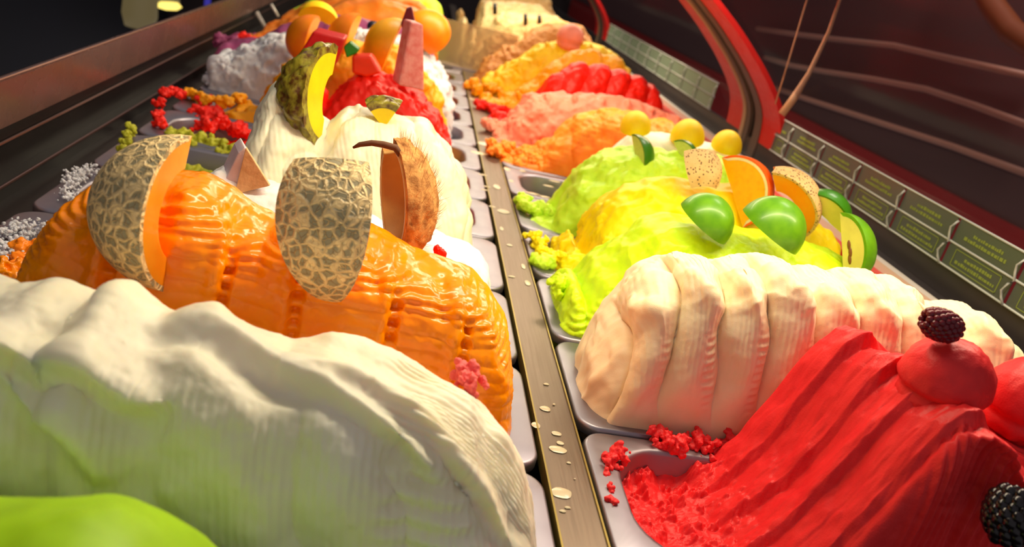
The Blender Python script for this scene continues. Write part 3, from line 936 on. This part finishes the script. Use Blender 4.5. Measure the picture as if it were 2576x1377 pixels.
def fruit(name, label, cat, pos, out, axis, R, w, ri, mr, mf, lat=(-90, 90), ka=1., rind=.93, group=None, disp=None, n=26, m=18, rn='rind', fn='flesh', pith=None, kt=1.):
    e = empty(name, pos, label, cat, group)
    M = basis(out, axis); M.translation = Vector([float(x) for x in pos]); e.matrix_world = M
    V, F = wedge_solid(R, w, rind, 1.0, lat, ka, n, m, disp, kt); a = mesh_obj(rn, V, F, mr, e); auto_smooth(a)
    top = rind
    if pith:
        V, F = wedge_solid(R, w - .1, rind - .07, rind, lat, ka, 20, 12, None, kt); p_ = mesh_obj('pith', V, F, pith, e); auto_smooth(p_); top = rind - .07
    V, F = wedge_solid(R, w - .2, ri, top, lat, ka, 22, 14, None, kt); b = mesh_obj(fn, V, F, mf, e); auto_smooth(b)
    return e


def net_mat():
    mt, nt, b = new_mat('netted_rind')
    tc = nt.nodes.new('ShaderNodeTexCoord'); mp = nt.nodes.new('ShaderNodeMapping'); nt.links.new(tc.outputs['Object'], mp.inputs[0])
    mp.inputs['Scale'].default_value = (1, 1, 1.0)
    nz = nt.nodes.new('ShaderNodeTexNoise'); nz.inputs['Scale'].default_value = 60
    nt.links.new(mp.outputs[0], nz.inputs['Vector'])
    mxv = nt.nodes.new('ShaderNodeMix'); mxv.data_type = 'VECTOR'; mxv.inputs['Factor'].default_value = .012
    nt.links.new(mp.outputs[0], mxv.inputs['A']); nt.links.new(nz.outputs['Color'], mxv.inputs['B'])

    def vor(sc):

        v = nt.nodes.new('ShaderNodeTexVoronoi'); v.feature = 'DISTANCE_TO_EDGE'; v.inputs['Scale'].default_value = sc
        nt.links.new(mxv.outputs['Result'], v.inputs['Vector']); return v
    v1, v2 = vor(118), vor(215)
    mn = nt.nodes.new('ShaderNodeMath'); mn.operation = 'MINIMUM'
    m2 = nt.nodes.new('ShaderNodeMath'); m2.operation = 'MULTIPLY'; m2.inputs[1].default_value = 2.6
    nt.links.new(v2.outputs['Distance'], m2.inputs[0]); nt.links.new(v1.outputs['Distance'], mn.inputs[0]); nt.links.new(m2.outputs[0], mn.inputs[1])
    r = nt.nodes.new('ShaderNodeValToRGB'); r.color_ramp.elements[0].position = .10; r.color_ramp.elements[1].position = .19
    r.color_ramp.elements[0].color = (*lin((252, 220, 156)), 1); r.color_ramp.elements[1].color = (*lin((160, 150, 116)), 1)
    nt.links.new(mn.outputs[0], r.inputs[0]); nt.links.new(r.outputs[0], b.inputs['Base Color'])
    iv = nt.nodes.new('ShaderNodeMapRange'); iv.inputs['From Min'].default_value = .0; iv.inputs['From Max'].default_value = .2; iv.inputs['To Min'].default_value = 1; iv.inputs['To Max'].default_value = 0
    nt.links.new(mn.outputs[0], iv.inputs['Value'])
    bp = nt.nodes.new('ShaderNodeBump'); bp.inputs['Strength'].default_value = 1; bp.inputs['Distance'].default_value = .0012
    nt.links.new(iv.outputs[0], bp.inputs['Height']); nt.links.new(bp.outputs[0], b.inputs['Normal'])
    b.inputs['Roughness'].default_value = .5
    return mt


NET = net_mat()
MELF = gel('melon_flesh', (255, 150, 20), .3, .4, (.01,), coat=.3, bump=.1, rgb2=(250, 166, 40))
DRY = gel('dry_speckled_rind', (222, 182, 122), .7, .1, bump=.5, bs=600, rgb2=(204, 160, 98), vs=60)
# dark pits on the dry rind
def speckle(mt, sc, th, col):
    nt = mt.node_tree; b = nt.nodes['Principled BSDF']; lk = b.inputs['Base Color'].links[0]; src = lk.from_socket
    tc = nt.nodes.new('ShaderNodeTexCoord'); v = nt.nodes.new('ShaderNodeTexVoronoi'); v.inputs['Scale'].default_value = sc
    nt.links.new(tc.outputs['Object'], v.inputs['Vector'])
    lt = nt.nodes.new('ShaderNodeMath'); lt.operation = 'LESS_THAN'; lt.inputs[1].default_value = th
    nt.links.new(v.outputs['Distance'], lt.inputs[0])
    mx = nt.nodes.new('ShaderNodeMix'); mx.data_type = 'RGBA'; nt.links.new(lt.outputs[0], mx.inputs['Factor'])
    nt.links.new(src, mx.inputs['A']); mx.inputs['B'].default_value = (*lin(col), 1); nt.links.new(mx.outputs['Result'], b.inputs['Base Color'])
speckle(DRY, 260, .28, (84, 62, 40))
APR = gel('apple_skin', (98, 154, 18), .34, .1, coat=.12, bump=.02, rgb2=(74, 132, 14), vs=60)
APF = gel('apple_flesh', (226, 214, 110), .45, .3, bump=.1)
LIR = gel('lime_skin', (62, 124, 20), .3, .1, coat=.3, bump=.2)
LIF = gel('lime_flesh', (206, 220, 110), .3, .4, bump=.3, vs=200)
ORR = gel('orange_peel', (244, 98, 4), .35, .1, coat=.3, bump=.5, bs=700)
ORF = gel('orange_flesh', (255, 178, 10), .3, .4, bump=.4, vs=160)
PITH = gel('pith', (246, 226, 160), .6, .3)
LEY = gel('lemon_peel', (255, 212, 0), .5, 0, coat=0, bump=.4, rgb2=(255, 196, 0))
PIR = gel('pineapple_rind', (150, 142, 44), .35, .1, coat=.3, bump=.5, bs=200, rgb2=(84, 52, 20), vs=110, mix=.3)
PIF = gel('pineapple_flesh', (240, 214, 8), .3, .4, bump=.3)
KIR = gel('kiwano_skin', (60, 128, 14), .3, .1, coat=.3)
PEA = gel('apricot_skin', (250, 138, 12), .4, .2, bump=.1, rgb2=(240, 110, 8), vs=30)
PEF = gel('apricot_flesh', (250, 170, 20), .35, .3)

fruit('melon_wedge', 'netted cantaloupe wedge on the left of the orange mound, its orange flesh turned right', 'fruit', at(462, 540, Y=.545), cv(-.72, .0, .70), cv(.16, 1, .22), .060, 44, .60, NET, MELF, ka=.92, n=44, m=34)
fruit('melon_wedge', 'large netted cantaloupe wedge standing rind-first in the middle of the orange mound', 'fruit', at(858, 560, Y=.560), cv(-.02, .10, 1), cv(.05, 1, .1), .060, 33, .5, NET, MELF, lat=(-90, 38), ka=1.0, n=44, m=34)
fruit('melon_piece', 'tan speckled dry melon piece on the green crest, left of the orange slice', 'fruit', at(1745, 440, Y=.965), cv(.25, .35, 1), cv(.0, 1, 0), .038, 42, .6, DRY, MELF, lat=(-48, 34), ka=1.0)
fruit('melon_piece', 'tan speckled dry melon wedge right of the orange slice, yellow flesh below', 'fruit', at(1962, 520, Y=.905), cv(.70, .55, .5), cv(-.75, 1, .1), .050, 34, .45, DRY, MELF, lat=(-90, 60), ka=1.0)
fruit('orange_slice', 'orange wedge with bright peel standing on the yellow and green mounds', 'fruit', at(1842, 485, Y=.94), cv(.90, .25, .05), cv(.15, 1, -.05), .052, 42, .02, ORR, ORF, pith=PITH, rind=.94, ka=.9)
fruit('apple_wedge', 'glossy green apple wedge on the green mound, the left one of two facing front', 'fruit', at(1768, 562, Y=.79), cv(.36, .42, .88), cv(.75, -.62, .1), .034, 54, .05, APR, APF, rind=.95, ka=.95, group=None)
fruit('apple_wedge', 'glossy green apple wedge with a tiny brown fleck, below the orange slice', 'fruit', at(1935, 582, Y=.775), cv(.34, .44, .86), cv(.80, -.60, .1), .039, 54, .05, APR, APF, rind=.95, ka=.95)
fruit('apple_wedge', 'green apple wedge at the right end of the green mound, cut core and seeds showing', 'fruit', at(2118, 628, Y=.79), cv(.93, .05, .12), cv(-.10, 1, .0), .036, 62, .02, APR, APF, rind=.90, ka=1.15)
tall = [o for o in COL.objects if o.get('label', '').startswith('green apple wedge at the right')][0]
SEED = plain('apple_seed', (120, 70, 24), .5)
for (la, rr_) in ((.12, .30), (-.10, .34), (-.32, .30)):
    sp = []
    for a in range(7):
        for g in range(8):
            ph = PI * a / 6; q = .0026 * math.sin(ph)
            sp.append((q * math.cos(2 * PI * g / 8), q * math.sin(2 * PI * g / 8) * .6, .0058 * math.cos(ph)))
    F = [(a * 8 + g, (a + 1) * 8 + g, (a + 1) * 8 + (g + 1) % 8, a * 8 + (g + 1) % 8) for a in range(6) for g in range(8)]
    sd = mesh_obj('seed', sp, F, SEED, tall)
    for sg in (-1, 1):
        th_ = math.radians(61.5) * sg
        if sg == 1: sd = sd.copy(); COL.objects.link(sd)
        sd.location = (.036 * rr_ * math.cos(th_), .036 * rr_ * math.sin(th_), .036 * la)
        sd.rotation_euler = (0, 0, th_)
fruit('apple_wedge', 'green fruit wedge half hidden behind the apple wedge with the cut core', 'fruit', at(2068, 545, Y=.88), cv(.62, .7, .25), cv(-.5, 1, .0), .034, 50, .05, KIR, APF, rind=.92, ka=1.0)
fruit('lime_wedge', 'dark green lime wedge standing on the pale lime mound, pale flesh facing left', 'fruit', at(1597, 392, Y=1.13), cv(.9, .15, .30), cv(-.12, 1, 0), .029, 52, .02, LIR, LIF, rind=.92, ka=1.1)
fruit('lime_wedge', 'small lime wedge half sunk in the pale lime mound beside the tan melon piece', 'fruit', at(1712, 395, Y=1.14), cv(.85, .4, -.05), cv(-.4, 1, 0), .026, 50, .02, LIR, LIF, rind=.92, ka=1.0)
for (u, v, o_, a_, R_, lb) in ((1598, 325, (-.1, .4, .9), (1, -.2, 0), .036, 'left one of the three yellow lemon pieces on the off-white mound'), (1728, 350, (-.1, .4, .9), (1, -.35, 0), .040, 'middle one of the three yellow lemon pieces on the off-white mound'), (1826, 372, (.0, .4, .9), (1, -.3, 0), .036, 'right one of the three yellow lemon pieces, next to the red arch')):
    fruit('lemon_piece', lb, 'fruit', at(u, v, Y=1.29) , cv(*o_), cv(*a_), R_ * .85, 58, .3, LEY, LEY, rind=.9, ka=.85)


def pine_disp(A, LA, TH):
    n = fbm(A[..., 0], A[..., 1], A[..., 2], 90, 3, 7)
    u = LA * 5.5 + TH * 3.6; v = LA * 5.5 - TH * 3.6
    eye = np.abs(np.sin(u)) ** .5 * np.abs(np.sin(v)) ** .5
    return A * (1 + .10 * eye + .09 * n)[..., None]


fruit('pineapple_wedge', 'tall pineapple wedge with brown-green scaly rind on the white mound, left of the smaller one', 'fruit', at(828, 245, Y=.900), cv(-.80, .15, .52), cv(-.05, 1, .12), .053, 44, .25, PIR, PIF, ka=1.0, rind=.9, disp=pine_disp, n=60, m=44)
pp = fruit('pineapple_piece', 'small yellow pineapple piece on the white mound with a patch of rind on top', 'fruit', at(966, 322, Y=.895), cv(.05, .95, .35), cv(.1, -.35, 1), .034, 34, .05, PIR, PIF, ka=.9, rind=.86, disp=pine_disp, n=40, m=30, lat=(-30, 34))

# apricots, peach, far fruits
fruit('apricot_half', 'orange apricot half at the left edge of the orange peach mound', 'fruit', at(785, 105, Y=1.42), cv(-.5, .35, .7), cv(.05, 1, 0), .044, 42, .1, PEA, PEF, ka=1.0)
fruit('apricot_half', 'orange apricot wedge with pale cut edge in the middle of the orange mound', 'fruit', at(888, 108, Y=1.42), cv(-.5, .3, .8), cv(.15, 1, 0), .046, 36, .1, PEA, PEF, ka=1.1)
fruit('apricot_half', 'yellow-orange apricot wedge just left of the pink watermelon bar', 'fruit', at(985, 125, Y=1.38), cv(-.3, .3, .8), cv(.25, 1, 0), .048, 36, .1, PEF, PEF, ka=1.1)
fruit('lemon_piece', 'bright yellow fruit slice behind the leftmost apricot half', 'fruit', at(800, 55, Y=1.52), cv(.3, .9, .3), cv(.8, .5, 0), .036, 40, .1, LEY, LEY)
fruit('apricot_half', 'round orange apricot half on the right of the far orange mound', 'fruit', at(1075, 85, Y=1.60), cv(.4, .3, .8), cv(0, 1, 0), .046, 60, .1, PEA, PEF)


def prism(name, pts, Y, depth, mat, label, cat, lean=(0, 0, 0), bev=.002, parent=None, group=None):
    P = [at(u, v, Y=Y) for u, v in pts]; c = sum(P) / len(P); n = len(P)
    B = [p + np.array([lean[0], depth, lean[2]]) for p in P]
    V = [p - c for p in P] + [p - c for p in B]
    F = [tuple(range(n)), tuple(range(n, 2 * n))[::-1]] + [(i, n + i, n + (i + 1) % n, (i + 1) % n) for i in range(n)]
    o = mesh_obj(name, V, F, mat, None, False)
    o.location = [float(x) for x in c]
    bv = o.modifiers.new('bevel', 'BEVEL'); bv.width = bev; bv.segments = 2
    if label: tag(o, label, cat, group)
    if parent is not None:
        o.location = [float(x) for x in (c - np.array(parent.location))]; o.parent = parent
    return o


WMR = gel('watermelon_flesh', (214, 24, 26), .35, .3, bump=.6, bs=300, rgb2=(200, 16, 22))
WMP = gel('watermelon_pink', (246, 156, 150), .35, .3, bump=.6, bs=300, rgb2=(232, 100, 96), vs=90)
prism('watermelon_chunk', [(752, 138), (788, 78), (868, 98), (842, 168), (780, 165)], 1.22, .05, WMR, 'dark red watermelon chunk behind the pineapple wedge', 'fruit', bev=.003)
wb = prism('watermelon_bar', [(1003, 215), (1034, 56), (1066, 62), (1068, 230)], 1.19, .028, WMP, 'tall pink-red watermelon bar standing on the red sorbet', 'fruit', lean=(-.012, 0, 0), bev=.003)
prism('plum_stick', [(1008, 60), (1022, 22), (1036, 18), (1045, 60), (1020, 110)], 1.36, .02, gel('plum', (110, 24, 40), .4, .2), 'dark plum-red fruit stick behind the pink watermelon bar', 'fruit')
GRN = gel('green_cube', (44, 132, 18), .35, .2, coat=.2)
prism('green_fruit_cube', [(864, 118), (880, 104), (905, 124), (898, 134), (872, 146)], 1.23, .02, GRN, 'small green fruit cube beside the dark red watermelon chunk', 'fruit')
prism('red_fruit_slice', [(885, 140), (935, 140), (960, 185), (920, 195), (885, 185)], 1.22, .03, gel('red_slice', (240, 50, 12), .3, .3), 'orange-red fruit slice lying on the red sorbet below the green cube', 'fruit', bev=.004)

BLUB = plain('blueberry_skin', (26, 24, 44), .35)


def berry(u, v, Y, r, label):
    V, F = lathe([(.0001, -r), (r * .5, -r * .87), (r * .87, -r * .5), (r, 0), (r * .87, r * .5), (r * .5, r * .87), (r * .3, r * .90), (r * .25, r * .80), (.0001, r * .78)], 18)
    o = mesh_obj('blueberry', V, F, BLUB); o.location = [float(x) for x in at(u, v, Y=Y)]; tag(o, label, 'berry'); return o


berry(827, 48, 1.62, .0105, 'dark blueberry left of the apricot wedge, on the purple mound')
berry(939, 68, 1.62, .0125, 'dark blueberry right of the apricot wedge, on the purple mound')

# blackberries: clusters of drupelets on a core
BB = plain('blackberry_black', (16, 10, 14), .22); BBR = plain('blackberry_red', (104, 14, 28), .25)


def blackberry(c, axis, L, r, mat, label):
    e = empty('blackberry', c, label, 'berry'); M = basis(cv(0, 0, 1), axis); M.translation = Vector([float(x) for x in c]); e.matrix_world = M
    b = MB(); n = 0
    rows = 8
    for i in range(rows):
        t = (i + .5) / rows; z = (t - .5) * L; rr = r * math.sqrt(max(1 - (2 * t - 1) ** 2 * .85, .05)); cnt = max(4, int(2 * PI * rr / (r * .42)))
        for k in range(cnt):
            an = 2 * PI * (k + .5 * (i % 2)) / cnt; q = r * .27 * random.uniform(.9, 1.1)
            cx_, cy_ = rr * .82 * math.cos(an), rr * .82 * math.sin(an); m_, n_ = 8, 6
            V = [(cx_ + q * math.sin(PI * a / (n_ - 1)) * math.cos(2 * PI * g / m_), cy_ + q * math.sin(PI * a / (n_ - 1)) * math.sin(2 * PI * g / m_), z + q * math.cos(PI * a / (n_ - 1))) for a in range(n_) for g in range(m_)]
            F = [(a * m_ + g, a * m_ + (g + 1) % m_, (a + 1) * m_ + (g + 1) % m_, (a + 1) * m_ + g) for a in range(n_ - 1) for g in range(m_)]
            b.add(V, F)
    o = b.build('drupelets', mat, e, True); o['kind'] = 'stuff'
    V, F = lathe([(.0001, -L * .45), (r * .7, -L * .25), (r * .8, 0), (r * .7, L * .25), (.0001, L * .45)], 14)
    mesh_obj('core', V, F, mat, e)
    return e


blackberry(at(2368, 818, Y=.470), cv(.9, -.35, .2), .026, .0115, BBR, 'dark red blackberry sitting on the raspberry scoop ball')
blackberry(at(2550, 1300, Y=.375), cv(.2, 1, .2), .034, .0175, BB, 'black blackberry at the bottom right corner of the frame')

# coconut shell shard with husk hairs
HUSK = gel('coconut_husk', (206, 150, 84), .85, 0, bump=1.0, bs=300, rgb2=(128, 76, 34), vs=110)
SHIN = gel('coconut_shell_inside', (206, 164, 96), .5, 0, bump=.2, rgb2=(180, 134, 70), vs=30)
SHED = gel('coconut_shell_edge', (100, 60, 34), .6, 0, bump=.6, bs=200)


def shard_disp(A, LA, TH):
    return A * (1 + .09 * fbm(A[..., 0], A[..., 1], A[..., 2] * .3, 160, 3, 5) + .03 * fbm(A[..., 0], A[..., 1], A[..., 2], 40, 2, 6))[..., None]


pc = at(982, 500, Y=.675)
sh = empty('coconut_shard', pc, 'curved piece of brown hairy coconut shell standing behind the middle melon wedge', 'coconut')
M = basis(cv(.90, .06, -.42), cv(-.30, 1, .1)); M.translation = Vector([float(x) for x in pc]); sh.matrix_world = M
V, F = wedge_solid(.042, 86, .88, 1.0, (-70, 66), 1.30, 60, 60, shard_disp); a = mesh_obj('husk', V, F, HUSK, sh); auto_smooth(a)
V, F = wedge_solid(.042, 86.5, .82, .885, (-70, 67), 1.31, 40, 50); a = mesh_obj('inner_shell', V, F, SHIN, sh)
hb = MB(); rr = random.Random(3)
for k in range(480):
    la = math.radians(rr.uniform(-55, 65)); th = math.radians(rr.uniform(-86, 86)); R_ = .042
    p = np.array([math.cos(la) * math.cos(th), math.cos(la) * math.sin(th), math.sin(la) * 1.30]) * R_
    nrm = p / np.linalg.norm(p); d = nrm * rr.uniform(.2, .8) + np.array([0, rr.uniform(-.3, .3), rr.uniform(.3, 1.0)]); d /= np.linalg.norm(d)
    ln = rr.uniform(.004, .013)
    hb.tube([p, p + d * ln * .5 + nrm * .0004, p + d * ln], [.00016, .00013, .00005], 3)
o = hb.build('husk_hairs', HUSK, sh); o['kind'] = 'stuff'
sb = MB().tube([at(u, v, Y=.668) - pc for u, v in [(888, 372), (905, 364), (935, 360), (965, 364), (995, 372), (1010, 395)]], [.0010, .0022, .0026, .0030, .0032, .0026], 8)
o = sb.build('torn_edge', SHED, None, True); o.parent = sh; o.matrix_parent_inverse = (M.inverted() @ Matrix.Translation(pc))
# coconut chunk (flesh with brown skin)
ck = empty('coconut_chunk', at(625, 440, Y=.73), 'triangular coconut chunk with tan skin, between the two netted melon wedges', 'coconut')
CSK = gel('coconut_skin', (214, 184, 136), .7, 0, bump=.8, bs=120, rgb2=(190, 156, 108), vs=80); CFL = gel('coconut_flesh', (214, 204, 214), .45, .3)
prism('tan_skin', [(618, 371), (679, 468), (590, 489)], .722, .004, CSK, None, None, parent=ck, bev=.0006)
prism('white_flesh', [(616, 370), (676, 470), (592, 488), (566, 455), (600, 385)], .727, .028, CFL, None, None, parent=ck, lean=(-.01, 0, .0), bev=.001)


# ------------------------------------------------------------------ crumbs, drips, dabs
def blob(b, c, r, seed, flat=1.):
    m_, n_ = 8, 6; rr = random.Random(seed)
    V = []
    for a in range(n_):
        for g in range(m_):
            q = r * rr.uniform(.65, 1.25) if 0 < a < n_ - 1 else r
            V.append((c[0] + q * math.sin(PI * a / (n_ - 1)) * math.cos(2 * PI * g / m_), c[1] + q * math.sin(PI * a / (n_ - 1)) * math.sin(2 * PI * g / m_), c[2] + flat * q * math.cos(PI * a / (n_ - 1))))
    b.add(V, [(a * m_ + g, (a + 1) * m_ + g, (a + 1) * m_ + (g + 1) % m_, a * m_ + (g + 1) % m_) for a in range(n_ - 1) for g in range(m_)])


def crumbs(name, spots, Z, n, size, spread, mat, label, seed=1, pile=.006):
    b = MB(); rr = random.Random(seed)
    for k in range(n):
        u, v = rr.choice(spots); p = at(u, v, Z=Z); q = rr.gauss(0, spread), rr.gauss(0, spread)
        r = size * rr.uniform(.4, 1.3)
        blob(b, (p[0] + q[0], p[1] + q[1], Z + rr.uniform(0, pile) + r * .5), r, seed * 1000 + k)
    o = b.build(name, mat, None, True); tag(o, label, 'gelato crumbs', None, 'stuff')
    rm = o.modifiers.new('fuse', 'REMESH'); rm.mode = 'VOXEL'; rm.voxel_size = max(size * .28, .0007); rm.use_smooth_shade = True
    tx = bpy.data.textures.get('crumb_clouds') or bpy.data.textures.new('crumb_clouds', 'CLOUDS'); tx.noise_scale = .0045; tx.noise_depth = 3
    dm = o.modifiers.new('rough', 'DISPLACE'); dm.texture = tx; dm.strength = size * .9; dm.mid_level = .5; dm.texture_coords = 'GLOBAL'
    return o


crumbs('gelato_crumbs', [(20, 600), (45, 590), (70, 585), (95, 590), (30, 625), (10, 650), (5, 670), (60, 605)], 0, 420, .0019, .0065, M_snow, 'white crumbs on the tub rim at the far left, left of the orange mound', 5, .012)
crumbs('gelato_crumbs', [(185, 460), (200, 450), (225, 440), (175, 480), (170, 500)], 0, 300, .0018, .0055, M_snow, 'white crumbs on the rim behind the left end of the orange mound', 6, .012)
crumbs('gelato_crumbs', [(70, 650), (50, 680), (20, 700), (90, 640)], 0, 90, .005, .006, M_mango, 'orange crumbs on the tub rim at the left frame edge', 7, .010)
crumbs('gelato_crumbs', [(325, 335), (320, 355), (318, 380), (310, 395), (330, 345)], 0.002, 90, .0038, .003, M_grnyel, 'yellow-green smear standing on the left rim of the nearly empty tub', 8, .012)
crumbs('gelato_crumbs', [(440, 350), (470, 360), (500, 365), (540, 380), (455, 375), (570, 395)], -.01, 150, .0055, .007, M_grnyel, 'yellow-green lumps in the nearly empty tub behind the left melon wedge', 9, .014)
crumbs('gelato_crumbs', [(415, 245), (440, 240), (455, 250), (400, 270), (395, 300), (405, 320), (500, 262), (520, 262)], 0, 150, .0045, .004, M_scarlet, 'red crumbs along the left rim of the red sorbet tub', 10, .010)
crumbs('gelato_crumbs', [(500, 300), (520, 310), (550, 320), (580, 330), (600, 345), (540, 300), (510, 330)], -.012, 170, .0065, .008, M_scarlet, 'red lumps left inside the red sorbet tub', 11, .014)
crumbs('gelato_crumbs', [(480, 250), (520, 265), (560, 270), (600, 260), (620, 240)], 0, 120, .0060, .006, M_amber, 'orange lumps at the open left end of the peach tub', 12, .014)
crumbs('gelato_crumbs', [(540, 205), (530, 215), (560, 190)], 0, 60, .0060, .005, M_snow, 'white lump at the left rim beside the snowy mound', 13, .014)
crumbs('gelato_crumbs', [(560, 118), (580, 122), (600, 120), (640, 115), (620, 140)], .02, 90, .008, .008, M_purple, 'purple berry smear behind the snowy mound at the left', 14, .02)
crumbs('gelato_crumbs', [(610, 105), (630, 112)], .035, 24, .008, .005, M_scarlet, 'small red dab on the purple berry smear', 15, .01)
crumbs('gelato_crumbs', [(1160, 955), (1175, 985), (1190, 975), (1180, 1000), (1165, 970)], .085, 70, .0030, .0035, gel('pink_smear', (238, 96, 92), .5, .3), 'pink smear of sorbet on the right shoulder of the white foreground mound', 16, .012)
crumbs('gelato_crumbs', [(1655, 1120), (1670, 1130), (1700, 1140), (1740, 1130), (1780, 1140), (1830, 1130), (1850, 1150), (1900, 1135), (1920, 1150), (1940, 1160), (1960, 1140), (1550, 1160), (1535, 1180)], -.004, 420, .0032, .005, M_red, 'red crumbs along the far rim of the raspberry tub', 17, .014)
crumbs('gelato_crumbs', [(1525, 1180), (1520, 1200), (1530, 1240), (1535, 1270)], -.004, 40, .0022, .002, M_red, 'few red crumbs on the left rim of the raspberry tub', 18, .005)
crumbs('gelato_crumbs', [(1240, 380), (1250, 395), (1290, 400), (1330, 412), (1380, 425), (1270, 385), (1320, 395)], 0, 160, .007, .006, M_orange, 'orange lumps at the open end of the tangerine tub', 19, .014)
crumbs('gelato_crumbs', [(1232, 330), (1260, 340), (1300, 345), (1340, 360), (1280, 330)], 0, 140, .008, .006, M_salmon, 'salmon lumps at the open end of the salmon pink tub', 20, .014)
crumbs('gelato_crumbs', [(1210, 275), (1240, 285), (1280, 292), (1310, 300)], 0, 110, .008, .006, M_scarlet, 'scarlet lumps at the open end of the strawberry tub', 21, .010)
crumbs('gelato_crumbs', [(1185, 225), (1195, 240), (1230, 240), (1260, 250), (1300, 250)], 0, 120, .009, .006, M_amber, 'amber lumps at the open end of the mandarin tub', 22, .02)
crumbs('gelato_crumbs', [(1340, 605), (1350, 625), (1365, 645), (1385, 655), (1400, 660)], 0, 130, .0045, .004, M_yel, 'yellow rim of scraped gelato at the open end of the yellow tub', 23, .010)
crumbs('gelato_crumbs', [(1345, 665), (1360, 672), (1375, 668)], .0, 40, .0065, .003, M_lime2, 'pale green dab on the steel edge between the yellow and green tubs', 24, .006)
crumbs('gelato_crumbs', [(1310, 515), (1320, 535), (1350, 540), (1380, 548)], 0, 130, .006, .005, M_lime2, 'pale green lumps at the open end of the lime tub', 25, .012)
crumbs('gelato_crumbs', [(1395, 745), (1405, 730), (1415, 740)], .012, 70, .0045, .004, M_lime, 'bright green lumps at the left end of the green apple mound', 26, .018)

crumbs('gelato_crumbs', [(1100, 640), (1108, 650)], .10, 8, .0035, .0015, M_scarlet, 'small red fleck on the white coconut mound right of the shell piece', 27, .004)
DRIP = gel('milk_drip', (206, 194, 160), .3, .2, coat=.5, bump=0)


def drip(u, v, rx, ry, grp=dv, z=.0001, seed=0):
    p = at(u, v, Z=z); rr = random.Random(u * 7 + v); n = 16; V = [(0, 0, .0007)]
    rad = [rr.uniform(.82, 1.12) for _ in range(n)]
    for s_, h in ((.75, .0006), (1, 0)):
        for k in range(n):
            an = 2 * PI * k / n; q = rad[k] * .5 + rad[(k + 1) % n] * .25 + rad[k - 1] * .25
            V.append((rx * s_ * q * math.cos(an), ry * s_ * q * math.sin(an), h))
    F = [(0, 1 + k, 1 + (k + 1) % n) for k in range(n)] + [(1 + k, 1 + n + k, 1 + n + (k + 1) % n, 1 + (k + 1) % n) for k in range(n)]
    o = mesh_obj('dried_drip', V, F, DRIP); o.location = [float(x) for x in p]; rel(o, grp); return o


for (u, v, rx, ry) in ((1374, 967, .0028, .0018), (1372, 1029, .0050, .0046), (1394, 1018, .0014, .0014), (1400, 1091, .0046, .0032), (1409, 1115, .0034, .0026), (1403, 1131, .0080, .0050),
                       (1431, 1165, .0020, .0014), (1412, 1240, .0086, .0062), (1428, 1278, .0026, .0014), (1416, 1287, .0030, .0016), (1446, 1206, .0009, .0008), (1348, 1070, .0040, .0050),
                       (1282, 617, .0042, .0042), (1287, 696, .0050, .0024), (1316, 670, .0030, .0090), (1327, 712, .0040, .0080), (1262, 575, .0030, .008), (1266, 532, .010, .010), (1238, 520, .006, .004),
                       (1215, 440, .008, .004), (1250, 470, .006, .012), (1225, 470, .007, .003), (1205, 385, .016, .010), (1220, 362, .016, .014), (1192, 250, .012, .016), (1218, 478, .006, .003)):
    drip(u, v, rx, ry)
for (u, v, rx, ry) in ((1395, 456, .012, .004), (1380, 468, .010, .004), (1315, 430, .006, .006), (1275, 425, .006, .012), (1285, 455, .005, .006), (1420, 486, .014, .006), (1340, 487, .012, .005), (1370, 495, .010, .005)):
    drip(u, v, rx, ry, lemon_pan)
pk = ball(at(1434, 97, Y=yr(10) - .02), .036, M_salmon, 'scoop_ball', None, 33, n=40)
tag(pk, 'small pink scoop ball between the golden and brown mounds at the back right', 'gelato')
for i, (u, v) in enumerate(((1322, 45), (1357, 48), (1245, 18))):
    CH = BLACKM
    o = MB().tube([at(u, v + 18, Y=yr(12) - .03), at(u, v - 10, Y=yr(12) - .03)], .006, 8).build('chocolate_stick', CH, None, True)
    tag(o, ['dark stick in the tan mound, middle one of three', 'dark stick in the tan mound, rightmost of three', 'dark stick at the back, leftmost of three'][i], 'decoration')
SC.view_settings.use_curve_mapping = False
